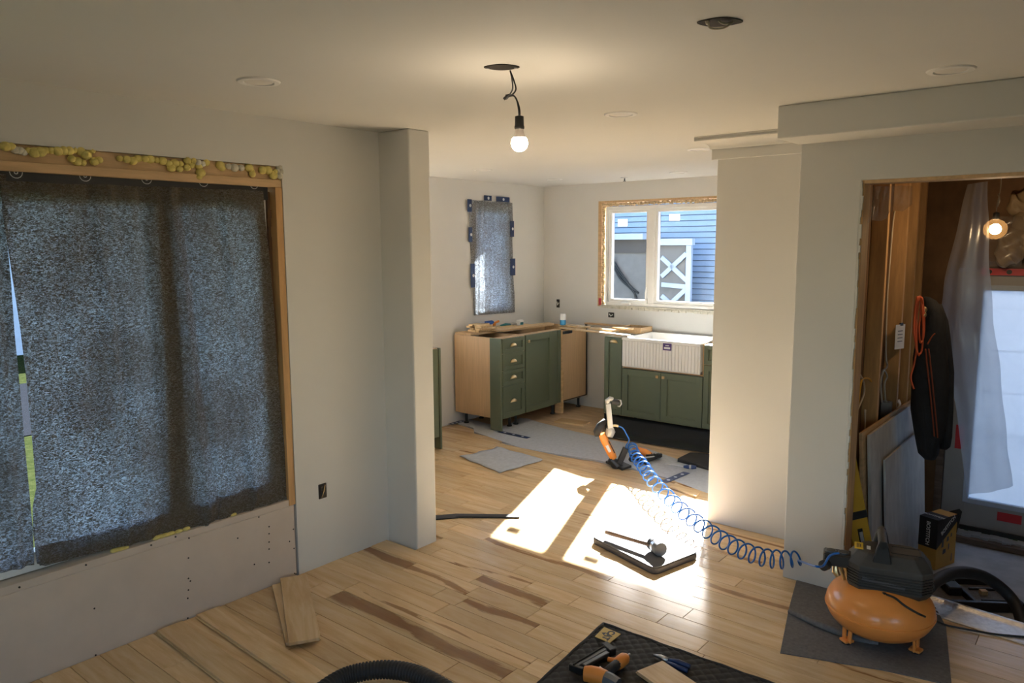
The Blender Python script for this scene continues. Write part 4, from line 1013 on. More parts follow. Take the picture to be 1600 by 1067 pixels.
# stapler on mat
st = thing('staple_gun', 'orange and black pneumatic stapler lying on the quilted mat', 'staple gun', onz(925, 1040))
P = lambda a, b, z: onz(a, b, z)
m = MB(); m.bar(P(897,1043,0.030), P(950,1013,0.030), 0.030, 0.022); m.bar(P(912,1041,0.036), P(950,1020,0.036), 0.022, 0.016); m.build('magazine', M['gun_metal'], st, bevel=0.003)
m = MB(); m.bar(P(895,1040,0.038), P(946,1010,0.038), 0.008, 0.018); m.bar(P(944,1008,0.030), P(958,1020,0.030), 0.034, 0.034); m.bar(P(890,1041,0.026), P(912,1049,0.026), 0.020, 0.030); m.build('nose_rail', M['black'], st, bevel=0.003)
m = MB(); m.tube([P(913,1052,0.045), P(922,1053,0.046), P(936,1056,0.046), P(946,1060,0.045)], [0.030,0.034,0.034,0.032], 14); m.build('housing', M['tool_or'], st, smooth=True)
m = MB(); m.tube([P(950,1030,0.036), P(958,1032,0.036), P(966,1032,0.04)], [0.010,0.012,0.014], 10); m.build('brace_arm', M['tool_or'], st, smooth=True)
m = MB(); m.tube([P(946,1060,0.045), P(954,1064,0.044), P(966,1070,0.042)], [0.031,0.031,0.026], 8); m.build('end_cap', M['gun_metal'], st, smooth=True)
m = MB(); m.tube([P(948,1052,0.042), P(956,1044,0.044), P(964,1038,0.044)], [0.022,0.021,0.022], 12); m.build('grip', M['rubber'], st, smooth='all')
m = MB(); m.tube([P(962,1040,0.042), P(969,1034,0.044), P(975,1029,0.044), P(979,1026,0.044)], [0.022,0.027,0.026,0.016], 14); m.build('grip_end', M['tool_or'], st, smooth='all')
m = MB(); m.cyl(P(978,1027,0.044), P(984,1022,0.046), 0.006, 10); m.build('air_plug', M['steel'], st, smooth=True)
m = MB(); m.tube([P(932,1047,0.05), P(938,1043,0.056), P(942,1047,0.05)], 0.006, 8); m.build('trigger', M['steel'], st, smooth='all')
# pliers and board
pl_ = thing('pliers', 'pliers with dark grips lying behind the board on the mat', 'pliers', onz(1045, 1032))
m = MB(); m.tube([P(1021,1023,0.022), P(1032,1026,0.024), P(1044,1032,0.024)], [0.004,0.010,0.013], 8); m.build('jaws', M['steel'], pl_, smooth='all')
m = MB(); m.tube([P(1043,1031,0.024), P(1060,1034,0.026), P(1078,1042,0.022)], [0.008,0.012,0.011], 8); m.tube([P(1042,1034,0.022), P(1056,1041,0.022), P(1074,1048,0.020)], [0.007,0.010,0.010], 8); m.build('grips', M['tape'], pl_, smooth='all')
free_plank([(1000,1050),(1060,1095),(1098,1072),(1030,1030)], 0.012, 'short pale board with grooved edge lying on the quilted mat')

# ================================================================== FLOOR NAILER, COIL HOSE, SECOND NAILER
nb = onz(967, 731, 0.0)
fn_ = thing('floor_nailer', 'tall orange flooring nailer standing on its black shoe', 'nailer', nb)
V = lambda a, b, off=0.0: onv(a, b, nb, off)
m = MB()
sh = [onz(946,724,0.0), onz(972,736,0.0), onz(987,731,0.0), onz(962,720,0.0)]
m.prism([(p.x,p.y) for p in sh][::-1], 0.002, 0.022)
m.tube([V(953,717), V(963,728), V(975,732)], [0.028,0.040,0.020], 10)
m.build('shoe', M['black'], fn_, bevel=0.003)
m = MB(); a = V(966,727); b = V(978,700); m.bar(a, b, 0.045, 0.036, FH); m.build('magazine', M['black'], fn_, bevel=0.003)
m = MB(); a = V(959,716); b = V(940,678); m.tube([a, a+(b-a)*0.2, a+(b-a)*0.8, b], [0.028,0.034,0.034,0.028], 14); m.build('cylinder', M['tool_or'], fn_, smooth=True)
c = a+(b-a)*0.45; m = MB(); nrm = (b-a).normalized(); sd = nrm.cross(FH).normalized(); m.obox(c - FH*0.0345 + sd*0.004, nrm, sd, FH, 0.030, 0.011, 0.002); m.build('rating_plate', M['print_w'], fn_)
m = MB(); m.obox(c - FH*0.024 + sd*(-0.026), nrm, sd, FH, 0.055, 0.004, 0.010); m.build('side_stripe', M['black'], fn_)
m = MB(); a = V(942,680,0.01); b = V(934,664,0.03); m.tube([V(933,682,0.0), V(933,675,0.01), V(938,666,0.02), V(946,656,0.03)], [0.018,0.032,0.034,0.018], 12); m.build('strike_cap', M['rubber'], fn_, smooth='all')
m = MB()
m.tube([V(952,682), V(954,674), V(953,668)], [0.030,0.040,0.030], 10)
m.bar(V(954,672), V(950,630), 0.040, 0.052, FH); m.tube([V(950,632), V(949,626), V(953,623), V(958,624)], [0.020,0.021,0.020,0.017], 10)
m.build('handle_body', M['tool_gr'], fn_, bevel=0.006, seg=2, smooth=True)
m = MB(); m.tube([V(956,627), V(967,629)], 0.023, 12); m.build('grip', M['rubber'], fn_, smooth=True)
m = MB(); m.tube([V(965,625), V(970,626), V(971,631), V(968,635), V(965,634)], 0.007, 8); m.build('trigger_guard', M['tool_gr'], fn_, smooth='all')
m = MB(); m.tube([V(957,665), V(962,665), V(966,666)], 0.010, 10); m.build('air_fitting', M['brass'], fn_, smooth=True)
# blue coil hose
hose = thing('coil_hose', 'blue coiled air hose strung from the flooring nailer to the compressor', 'air hose', onz(1120, 860))
st0 = [V(966,666), V(973,669), V(980,681), V(983,688), V(978,697), V(980,702)]
cpts = [(988,698,0.16),(993,712,0.14),(1006,730,0.12),(1020,751,0.11),(1042,775,0.10),(1068,800,0.10),(1096,822,0.10),(1126,842,0.10),(1156,858,0.11),(1190,870,0.12),(1222,874,0.14),(1250,872,0.17)]
cp_ = spline([onz(a, b, z) for a, b, z in cpts], 40)
loops = 27; Rl = 0.047; hel = []
nn = len(cp_)
def frame_at(i):
    t = (cp_[min(i+1,nn-1)]-cp_[max(i-1,0)]).normalized(); s = t.cross(Vector((0,0,1))).normalized(); return t, s, s.cross(t)
for i in range(nn*2-1):
    k = i/2; i0 = int(k); p = cp_[i0] if i0 == k else (cp_[i0]+cp_[min(i0+1,nn-1)])/2
    t, s, u = frame_at(i0); f_ = i/(nn*2-2)
    # tighter pitch near the nailer, wider near the compressor
    ph = 2*PI*loops*(1.55*f_ - 0.55*f_*f_) if False else 2*PI*loops*(f_**0.86)
    r = Rl*(0.75+0.25*min(1, f_*6))*(1.0 if f_ < 0.9 else 1-(f_-0.9)*3)
    hel.append(p + s*(r*math.cos(ph)) + u*(r*math.sin(ph)))
cpx = onz(1311, 866, 0.42)
path = spline(st0 + [hel[0]], 6)[:-1] + hel + spline([hel[-1], onv(1272,884,cpx,-0.02), onv(1286,884,cpx,-0.01), onv(1297,868,cpx), onv(1311,864,cpx)], 8)[1:]
m = MB(); m.tube(path, 0.0052, 7); m.build('hose', M['hose_b'], hose, smooth='all')
# framing nailer behind the coil
g0 = onz(1010, 716, 0.0)
g = thing('nail_gun', 'orange and black nail gun lying behind the blue coil', 'nail gun', g0)
Q = lambda a, b, z: onz(a, b, z)
m = MB(); m.tube([Q(990,704,0.05), Q(997,704,0.055), Q(1008,707,0.055), Q(1016,711,0.05)], [0.026,0.034,0.034,0.026], 12); m.build('housing', M['tool_or'], g, smooth='all')
m = MB(); m.tube([Q(986,718,0.035), Q(990,712,0.045), Q(997,706,0.05)], [0.022,0.026,0.024], 10); m.build('cap', M['black'], g, smooth='all')
m = MB(); m.bar(Q(1000,722,0.025), Q(1031,711,0.03), 0.035, 0.035); m.bar(Q(1010,713,0.045), Q(1034,711,0.04), 0.022, 0.03); m.bar(Q(996,716,0.04), Q(1012,724,0.02), 0.03, 0.03)
for q in range(5):
    c = Q(1014+q*4, 709+q*0.5, 0.055); m.obox(c, RH, FH, (0,0,1), 0.005, 0.010, 0.010)
m.build('magazine', M['black'], g, bevel=0.003)
m = MB(); m.bar(Q(1006,715,0.052), Q(1022,713,0.052), 0.012, 0.008); m.build('feed_rail', M['tool_gr'], g)
m = MB(); m.tube([Q(992,713,0.04), Q(998,716,0.035), Q(1003,719,0.03)], 0.013, 10); m.build('grip', M['tool_or'], g, smooth='all')

# ================================================================== COMPRESSOR AND FELT
fp = [onz(a, b, 0.0) for a, b in ((1245,906),(1233,950),(1219,1021),(1380,1048),(1487,1072),(1478,980),(1455,938),(1340,915))]
m = MB(); m.prism([(p.x,p.y) for p in fp], 0.0005, 0.005)
felt = tag(m.build('felt_mat', M['under_d'], None), 'dark grey felt sheet under the orange compressor', 'felt')
m = MB()
a = [onz(x, y, 0.0) for x, y in ((1232,957),(1262,962),(1300,982),(1335,1003),(1300,990),(1268,975))]
fold = spline([onz(1233,955,0.012), onz(1262,968,0.02), onz(1300,984,0.018), onz(1340,998,0.012), onz(1372,1005,0.008)], 6)
m.tube(fold, [0.010+0.006*math.sin(PI*i/(len(fold)-1)) for i in range(len(fold))], 8); m.build('fold', M['under_d'], felt, smooth='all')
CC = onz(1374, 945, 0.162); CC.z = 0.005
cmp_ = thing('air_compressor', 'orange pancake air compressor with a black motor shroud', 'air compressor', CC)
TR = 0.226; TZ = 0.162; TH = 0.130
prof = []
for i in range(25):
    a = -PI/2 + PI*i/24; prof.append((TR*max(0.0, math.cos(a))**0.80, TZ + TH*math.sin(a)))
m = MB(); m.lathe(prof, (CC.x,CC.y,0.0), n=48); tank = m.build('tank', M['orange'], cmp_, smooth='all')
m = MB(); m.lathe([(TR-0.003,TZ-0.016),(TR+0.0035,TZ-0.013),(TR+0.0035,TZ-0.007),(TR-0.003,TZ-0.004)], (CC.x,CC.y,0.0), n=48); m.build('weld_seam', M['orange'], tank, smooth=True)
fa = math.atan2(-FH.y, -FH.x)
for da in (-1.30, 0.70, 2.80):
    a = fa + da; d = Vector((math.cos(a), math.sin(a), 0)); s = Vector((-d.y, d.x, 0)); c = Vector((CC.x,CC.y,0)) + d*0.145
    m = MB()
    for q in (-1, 1): m.bar(c + s*0.020*q + d*0.02 + Vector((0,0,0.09)), c + s*0.016*q + d*0.022 + Vector((0,0,0.012)), 0.010, 0.022, s)
    m.obox(c + d*0.022 + Vector((0,0,0.018)), d, s, (0,0,1), 0.024, 0.022, 0.006); ft = m.build('foot', M['orange'], cmp_, bevel=0.003)
    m = MB(); m.cyl(c + d*0.024 + Vector((0,0,0.005)), c + d*0.024 + Vector((0,0,0.014)), 0.020, 12); m.build('rubber_foot', M['rubber'], ft)
# shroud in its own axes
sa = math.radians(15); SXv = Vector((math.cos(sa), math.sin(sa), 0)); SYv = Vector((-SXv.y, SXv.x, 0)); SC = Vector((CC.x, CC.y, 0)) + SXv*0.030 + SYv*0.0
def S(x, y, z): return SC + SXv*x + SYv*y + Vector((0,0,z))
hx, hy, z0, z1 = 0.168, 0.115, 0.250, 0.432
def ring(hx_, hy_, c, z): return [S(x, y, z) for x, y in ((-hx_+c,-hy_),(hx_-c,-hy_),(hx_,-hy_+c),(hx_,hy_-c),(hx_-c,hy_),(-hx_+c,hy_),(-hx_,hy_-c),(-hx_,-hy_+c))]
m = MB(); rings = [ring(hx-0.02,hy-0.02,0.03,z0), ring(hx,hy,0.045,z0+0.025), ring(hx,hy,0.045,z1-0.055), ring(hx-0.035,hy-0.035,0.04,z1-0.006), ring(hx-0.045,hy-0.045,0.035,z1)]
vs = [p for r_ in rings for p in r_]; fs = [(i*8+k, i*8+(k+1)%8, (i+1)*8+(k+1)%8, (i+1)*8+k) for i in range(4) for k in range(8)] + [tuple(range(7,-1,-1)), tuple(range(32,40))]
m._add(vs, fs); shr = m.build('shroud', M['shroud'], cmp_, bevel=0.004, seg=2)
for i in range(6):
    z = z0+0.034+i*0.0125
    m = MB(); r0 = ring(hx+0.003,hy+0.003,0.045,z); r1 = ring(hx+0.003,hy+0.003,0.045,z+0.006); m._add(r0+r1, [(k,(k+1)%8,8+(k+1)%8,8+k) for k in range(8)] + [tuple(range(7,-1,-1)), tuple(range(8,16))]); m.build('louvre', M['black'], shr)
m = MB()
for x0, x1, y in ((0.005,0.120,-0.045),(0.005,0.120,0.040)): m.bar(S(x0,y,z1+0.001), S(x1,y,z1+0.001), 0.006, 0.004)
for x in (0.005, 0.120): m.bar(S(x,-0.045,z1+0.001), S(x,0.040,z1+0.001), 0.006, 0.004)
m.build('top_panel_rib', M['black'], shr)
for y, nm in ((-0.088, 0), (0.088, 1)):
    m = MB(); m.extrude([S(-0.080,y-0.012,z1-0.060), S(0.010,y-0.012,z1-0.060), S(-0.010,y-0.012,z1+0.035), S(-0.020,y-0.012,z1+0.066), S(-0.048,y-0.012,z1+0.066), S(-0.058,y-0.012,z1+0.035)], SYv*0.024); m.build('handle_bracket', M['black'], cmp_, bevel=0.004)
m = MB(); m.cyl(S(-0.034,-0.10,z1+0.048), S(-0.034,0.10,z1+0.048), 0.019, 16); m.build('handle', M['shroud'], cmp_, smooth=True)
m = MB(); m.obox(S(-0.128,-0.010,z1+0.0005), SXv, SYv, (0,0,1), 0.018, 0.040, 0.001); wl_ = m.build('warning_label', M['print_y'], shr)
m = MB()
for q in range(3): m.obox(S(-0.135+q*0.007,-0.010,z1+0.002), SXv, SYv, (0,0,1), 0.0018, 0.026-0.004*q, 0.0006)
m.build('label_print', M['black'], wl_)
m = MB(); m.obox(S(-0.088,-0.020,z1+0.0005), SXv, SYv, (0,0,1), 0.008, 0.020, 0.001); m.build('rating_label', M['print_w'], shr)
m = MB(); m.bar(S(-0.11,-hy-0.001,z0+0.075), S(0.06,-hy-0.001,z0+0.055), 0.004, 0.016); m.build('grip_recess', M['gun_metal'], shr)
# manifold with gauges
m = MB(); m.obox(S(-0.215,-0.02,0.362), SXv, SYv, (0,0,1), 0.060, 0.042, 0.028); m.build('manifold', M['black'], cmp_, bevel=0.006)
for x in (-0.243, -0.190):
    m = MB(); m.lathe([(0.024,0.0),(0.024,0.006),(0.020,0.0065)], S(x,-0.02,0.390), n=18); gg = m.build('gauge', M['gun_metal'], cmp_, smooth=True)
    m = MB(); m.lathe([(0.019,0.0),(0.0185,0.001)], S(x,-0.02,0.3966), n=18); m.build('dial', M['shroud'], gg)
m = MB(); m.lathe([(0.020,0.0),(0.024,0.004),(0.024,0.034),(0.018,0.038)], S(-0.255,-0.055,0.340), tuple(-SYv-SXv*0.6), n=16); m.build('regulator_knob', M['rubber'], cmp_, smooth=True)
m = MB(); m.tube([S(-0.220,-0.045,0.338), S(-0.220,-0.055,0.308), S(-0.208,-0.055,0.292)], [0.012,0.016,0.012], 10); m.cyl(S(-0.18,-0.035,0.335), S(-0.155,-0.03,0.240), 0.009, 8); m.cyl(S(-0.205,-0.02,0.335), S(-0.165,-0.02,0.225), 0.008, 8); m.build('brass_fitting', M['brass'], cmp_, smooth=True)
# power cord
cs = S(-0.06,-hy-0.004,z0+0.020)
def on_tank(px, py):
    d = ray(px, py); o = CAM - Vector((CC.x, CC.y, TZ)); k = Vector((1/(TR+0.022), 1/(TR+0.022), 1/(TH+0.036)))
    d2 = Vector((d.x*k.x, d.y*k.y, d.z*k.z)); o2 = Vector((o.x*k.x, o.y*k.y, o.z*k.z))
    a_, b_, c_ = d2.dot(d2), 2*d2.dot(o2), o2.dot(o2)-1; q = b_*b_-4*a_*c_
    return CAM + d*((-b_-math.sqrt(max(q, 0.0)))/(2*a_))
cs = S(-0.02,-hy-0.004,z0+0.020)
pc_ = [cs, on_tank(1398,934), on_tank(1412,945), on_tank(1428,955), on_tank(1442,962), onz(1462,970,0.05), onz(1480,977,0.012), onz(1500,981,0.009), onz(1550,990,0.009), onz(1600,995,0.009), onz(1680,1003,0.009)]
m = MB(); m.tube(spline(pc_, 8), 0.0048, 8); m.build('power_cord', M['black'], cmp_, smooth='all')
m = MB(); m.lathe([(0.012,0),(0.009,0.02)], cs, (0.2,-0.8,-0.5), n=10); m.build('strain_relief', M['rubber'], cmp_, smooth=True)
# vacuum hose running out over the threshold
hb = onz(1500, 960, 0.0)
vp_ = [(1450,918,-0.10),(1470,903,0.05),(1498,894,0.18),(1530,898,0.26),(1556,912,0.28),(1578,932,0.26),(1592,955,0.18),(1600,985,0.06)]
m = MB(); m.tube(spline([onv(a, b, hb, o) for a, b, o in vp_], 8), 0.030, 14); tag(m.build('shop_hose', M['rubber'], None, smooth='all'), 'thick black hose arching behind the compressor', 'hose')
# foil-faced strip along the threshold
m = MB()
fa0, fa1 = onz(1435,928,0.0), onz(1680,1003,0.0); fb0, fb1 = onz(1445,958,0.0), onz(1680,1035,0.0)
def ffn(u, v):
    p = (fa0*(1-u)+fa1*u)*(1-v) + (fb0*(1-u)+fb1*u)*v
    return (p.x, p.y, 0.004 + 0.012*math.exp(-(v/0.12)**2) + 0.0016*math.sin(70*u)*math.sin(31*v))
m.grid(ffn, 60, 14); tag(m.build('foil_strip', M['foil'], None, smooth='all', solid=0.002), 'silver foil faced underlay strip along the threshold', 'foil')

# ================================================================== SUNKEN ENTRY BEYOND THE OPENING
EY1 = 6.36
m = MB(); m.box(-1.30, 1.25, 4.10, EY1+0.1, EF-0.12, EF); struct(m.build('floor_entry', M['concrete']), 'bare concrete floor of the sunken entry')
m = MB(); m.box(-1.30, 1.25, 4.06, 4.10, EF, -0.016); struct(m.build('trim_2', M['old_wood']), 'riser down to the entry floor')
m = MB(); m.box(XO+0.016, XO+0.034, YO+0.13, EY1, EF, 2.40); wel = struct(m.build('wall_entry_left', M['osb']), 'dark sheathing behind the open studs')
for y in (4.19, 4.70, 5.21, 5.74, 6.05, 6.30):
    m = MB(); m.box(XO+0.034, XO+0.130, y, y+0.040, EF, 2.24); m.build('stud', M['stud'], wel, bevel=0.002)
m = MB(); m.box(XO+0.034, XO+0.130, YO+0.13, EY1, 2.24, 2.32); m.build('top_plate', M['stud'], wel)
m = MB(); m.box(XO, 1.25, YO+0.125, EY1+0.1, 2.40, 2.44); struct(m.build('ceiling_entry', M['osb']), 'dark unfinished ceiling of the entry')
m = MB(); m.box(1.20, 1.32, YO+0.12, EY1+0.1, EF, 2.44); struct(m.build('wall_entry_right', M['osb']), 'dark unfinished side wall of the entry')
DX0, DX1, DZ0, DZ1 = -0.985, -0.045, -0.345, 1.600
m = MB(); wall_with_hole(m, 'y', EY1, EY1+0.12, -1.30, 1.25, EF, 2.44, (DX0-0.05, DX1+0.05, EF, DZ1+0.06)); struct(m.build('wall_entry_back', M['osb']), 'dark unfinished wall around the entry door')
m = MB(); m.box(DX0-0.05, DX0, EY1-0.01, EY1+0.12, EF, DZ1+0.06); m.box(DX1, DX1+0.05, EY1-0.01, EY1+0.12, EF, DZ1+0.06); m.box(DX0, DX1, EY1-0.01, EY1+0.12, DZ1, DZ1+0.06)
struct(m.build('trim_3', M['old_wood']), 'raw wooden frame of the entry door')
m = MB(); m.box(DX0-0.05, DX1+0.05, EY1-0.16, EY1-0.012, EF+0.001, DZ0-0.012); 
struct(m.build('trim_4', M['old_wood'], bevel=0.004), 'rough timber step under the entry door')
m = MB()
for q in range(34):
    x = DX0 + q*0.028; m.box(x, x+0.028, EY1-0.10-random.uniform(0,0.03), EY1-0.02, DZ0-0.012, DZ0-0.002+random.uniform(0,0.01))
cr_ = m.build('mortar_crumbs', M['concrete']); tag(cr_, 'crumbly pale mortar line on top of the timber step', 'mortar', kind='stuff')
# door
dr = thing('door_1', 'grey entry door with a large pane of pale blue light', None, (-0.5, EY1, DZ0), kind='structure')
GX0, GX1, GZ0, GZ1 = -0.835, -0.195, -0.125, 1.475
m = MB(); wall_with_hole(m, 'y', EY1+0.012, EY1+0.055, DX0+0.004, DX1-0.004, DZ0+0.03, DZ1-0.004, (GX0, GX1, GZ0, GZ1)); m.build('door_slab', M['door_p'], dr, bevel=0.002)
m = MB(); frame_y(m, GX0-0.012, GX1+0.012, GZ0-0.012, GZ1+0.012, 0.036, EY1+0.002, EY1+0.065); m.build('glazing_bead', M['ext_white'], dr, bevel=0.004)
m = MB(); m.box(GX0, GX1, EY1+0.030, EY1+0.036, GZ0, GZ1); m.build('pane', sheet_plastic('hazy_glass', (0.80,0.83,0.86), 0.95, 0.5, 0.0), dr)
m = MB(); m.box(DX0, DX1, EY1-0.006, EY1+0.05, DZ0, DZ0+0.030); m.build('threshold_seal', M['black'], dr)
for a, b in (((1430+66+48*0, 645),(0,0)),):
    pass
p = ony(1499, 683, EY1-0.002); m = MB(); m.box(p.x-0.028, p.x+0.028, EY1+0.008, EY1+0.011, p.z-0.09, p.z+0.09); t = m.build('red_tape', M['red'], dr)
p = ony(1577, 809, EY1+0.01); m = MB(); m.box(p.x-0.075, p.x+0.075, EY1+0.008, EY1+0.011, p.z-0.035, p.z+0.030); t = m.build('red_tape', M['red'], dr)
p = ony(1575, 424, EY1); m = MB(); m.box(p.x-0.16, p.x+0.6, EY1-0.018, EY1-0.010, p.z-0.028, p.z+0.020); bt = m.build('red_band', M['red'], dr); bt['label'] = 'red printed tape band above the door'
m = MB()
for q in range(4): m.cyl((p.x-0.11+q*0.12, EY1-0.0185, p.z-0.004), (p.x-0.11+q*0.12, EY1-0.0195, p.z-0.004), 0.017, 12)
m.build('band_print', M['black'], bt)
# bagged insulation above the door
t = thing('insulation_bag', 'plastic wrapped insulation stuffed above the entry door', 'insulation', (-0.6, EY1-0.12, 1.70))
m = MB()
for (px, py, r_) in ((1585,385,0.11),(1575,398,0.085),(1602,375,0.12),(1598,318,0.09),(1618,345,0.13)):
    c = ony(px, py, EY1-0.10); m.ball(c, r_, 0.06, r_*0.95, 26, 18)
rj = random.Random(5)
for v_ in m.v:
    n_ = math.sin(v_.x*41+v_.z*23)*math.sin(v_.z*37-v_.x*19)+0.6*math.sin(v_.x*83+v_.z*71)
    v_ += Vector((0.012*n_, -0.020*n_, 0.014*math.sin(v_.x*57+v_.z*31)))
m.build('bag', M['insul'], t, smooth='all')
m = MB(); c = ony(1572, 375, EY1-0.17)
def bagfn(u, v): return (c.x-0.10+0.20*u, c.y-0.03*math.sin(PI*u)-0.015*math.sin(14*v+5*u), c.z+0.16-0.34*v)
m.grid(bagfn, 16, 16); m.build('poly_wrap', M['plastic_c'], t, smooth='all')

# entry lamp
lp = ony(1555, 358, 5.30)
lamp = thing('entry_bulb', 'lit round bulb hanging on a thin wire in the entry', 'light bulb', lp)
top = Vector((lp.x, lp.y, 2.40))
m = MB(); m.tube(spline([top, lp+Vector((0.012,0,0.26)), lp+Vector((0.0,0,0.15)), lp+Vector((0,0,0.06))], 6), 0.0028, 6); m.tube(spline([lp+Vector((0.004,0,0.20)), lp+Vector((0.010,-0.004,0.165)), lp+Vector((0,0,0.13))], 5), 0.005, 6); m.build('wire', cable, lamp, smooth='all')
gm, nt, out = new_mat('amber_globe')
tp = N(nt, 'ShaderNodeBsdfTransparent', inp={'Color': (1.0, 0.95, 0.88, 1)}); tl = N(nt, 'ShaderNodeBsdfTranslucent', inp={'Color': (0.75, 0.50, 0.26, 1)}); mx = N(nt, 'ShaderNodeMixShader', inp={0: 0.012})
nt.links.new(tp.outputs[0], mx.inputs[1]); nt.links.new(tl.outputs[0], mx.inputs[2]); nt.links.new(mx.outputs[0], out.inputs[0])
m = MB(); m.ball(lp, 0.062, 0.062, 0.060, 24, 16); m.build('globe', gm, lamp, smooth='all')
m = MB(); m.lathe([(0.016,0.056),(0.018,0.062),(0.016,0.095),(0.006,0.100)], lp, n=16); m.build('socket', M['black'], lamp, smooth=True)
m = MB(); m.ball(lp, 0.031, 0.031, 0.031, 18, 12); m.build('glowing_core', emit('entry_glow', (1.0,0.72,0.42), ENTRY_STRENGTH), lamp, smooth='all')

# plywood sheets leaning on the studs
for k, (dy, zt, lab, mat) in enumerate(((0.0, 0.655, 'weathered grey plywood sheet leaning in front against the open studs', M['ply_w']), (-0.04, 0.675, 'brown edged plywood sheet leaning behind the grey one', M['pine']))):
    off = -0.030*k; y0, y1 = 4.76+dy*1.6, 6.14
    m = MB(); m.extrude([(-1.060+off, y0, EF+0.003), (-1.060+off, y1, EF+0.003), (-1.130+off, y1, zt-0.02*k), (-1.130+off, y0, zt)], (-0.018, 0, -0.003)); tag(m.build('plywood_sheet', mat, None, bevel=0.001), lab, 'plywood')
m = MB(); m.extrude([(-1.030, 4.98, EF+0.003), (-1.030, 6.10, EF+0.003), (-1.085, 6.10, 0.46), (-1.085, 4.98, 0.46)], (-0.014, 0, -0.003)); tag(m.build('plywood_sheet', M['ply_w'], None, bevel=0.001), 'smaller pale plywood sheet leaning foremost in the stack', 'plywood')
# yellow level leaning in the corner of the opening
lv = thing('spirit_level', 'yellow spirit level leaning just inside the opening', 'spirit level', (-0.98, 4.36, EF))
lb_ = Vector((-0.96, 4.42, 0.0)); L1 = onv(1316, 690, lb_); L0 = onv(1350, 868, lb_); L0 = L1 + (L0-L1)*((EF+0.02-L1.z)/(L0.z-L1.z))
m = MB(); m.bar(L0, L1, 0.105, 0.026, tuple(FH)); m.build('beam', M['yellow'], lv, bevel=0.002)
m = MB(); d = L1-L0
for f0, f1, nm in ((0.60,0.64,'hand_hole'),(0.0,0.012,'end_cap'),(0.985,1.0,'end_cap')):
    mm_ = MB(); mm_.bar(L0+d*f0, L0+d*f1, 0.110, 0.030, tuple(FH)); mm_.build(nm, M['black'], lv, bevel=0.002)
m.tube([L0+d*0.47, L0+d*0.55], 0.020, 10); m.build('vial_block', M['black'], lv, bevel=0.002)
m = MB(); m.bar(L0+d*0.485-FH*0.016, L0+d*0.535-FH*0.016, 0.018, 0.012, tuple(FH)); m.build('vial', M['tool_gr'], lv)
# box
bxn = thing('tool_carton', 'black and yellow nailer carton with BOSTITCH lettering on the entry floor', 'carton', (-0.88, 5.65, EF))
b0 = onz(1460.5, 892, EF); b1 = onz(1491, 880, EF); dirR = (b1-b0); dirR.z = 0; wR = dirR.length; dirR.normalize(); dirL = Vector((-dirR.y, dirR.x, 0))
hB = onv(1461.5, 813.5, b0).z - EF; wL = 0.125
def BX(u, v, z): return b0 + dirR*u + dirL*v + Vector((0,0,z))
m = MB(); m.extrude([BX(0,0,0.003), BX(wR,0,0.003), BX(wR,wL,0.003), BX(0,wL,0.003)], (0,0,hB-0.003)); carton = m.build('carton_body', M['card'], bxn, bevel=0.002)
e = 0.0008
m = MB(); m._add([BX(-e,-e,hB*0.42), BX(-e,wL+e,hB*0.42), BX(-e,wL+e,hB+e), BX(-e,-e,hB+e)], [(0,1,2,3)]); m._add([BX(-e,-e,hB*0.42), BX(-e,-e,hB+e), BX(wR*1.0,-e,hB+e), BX(wR*1.0,-e,hB*0.86)], [(0,1,2,3)]); m._add([BX(-e,-e,hB+e), BX(wR*0.55,-e,hB+e), BX(wR*0.55,wL+e,hB+e), BX(-e,wL+e,hB+e)], [(0,1,2,3)])
blk = m.build('black_print', M['card_k'], bxn)
text('BOSTITCH', hB*0.100, M['print_w'], blk, BX(-0.003, wL*0.5, hB*0.70), (0,0,-1), dirL*-1.0, 'lettering', 0.0004, 0.001)
dd_ = (BX(wR,0,hB*0.93)-BX(0,0,hB*0.60)).normalized()
text('BOSTITCH', hB*0.11, M['print_w'], blk, BX(wR*0.52,-0.003,hB*0.84), dirR + Vector((0,0,0.62)), (0,0,1), 'lettering', 0.0004, 0.001)
text('BOSTITCH', 0.030, M['print_w'], blk, BX(wR*0.26, wL*0.5, hB+0.003), dirL*-1.0, dirR, 'lettering', 0.0004, 0.001)
m = MB()
for u, z, a, b in ((0.30,0.50,0.10,0.16),(0.55,0.56,0.10,0.10),(0.62,0.40,0.05,0.12),(0.40,0.33,0.16,0.10),(0.72,0.62,0.06,0.08),(0.80,0.16,0.04,0.16)):
    m = MB(); m.extrude([BX(wR*(u-a/2),-0.001,hB*(z-b/2)), BX(wR*(u+a/2),-0.001,hB*(z-b/2+0.02)), BX(wR*(u+a/2),-0.001,hB*(z+b/2)), BX(wR*(u-a/3),-0.001,hB*(z+b/2))], dirL*-0.0008); m.build('tool_picture', M['gun_metal'], bxn)
m = MB(); m.extrude([BX(wR+0.002,0.0,hB*0.62), BX(wR+0.012,-0.02,hB*1.06), BX(wR+0.012,0.0,hB*1.10), BX(wR+0.002,wL*0.5,hB)], dirR*0.002); m.build('open_flap', M['card_k'], bxn)
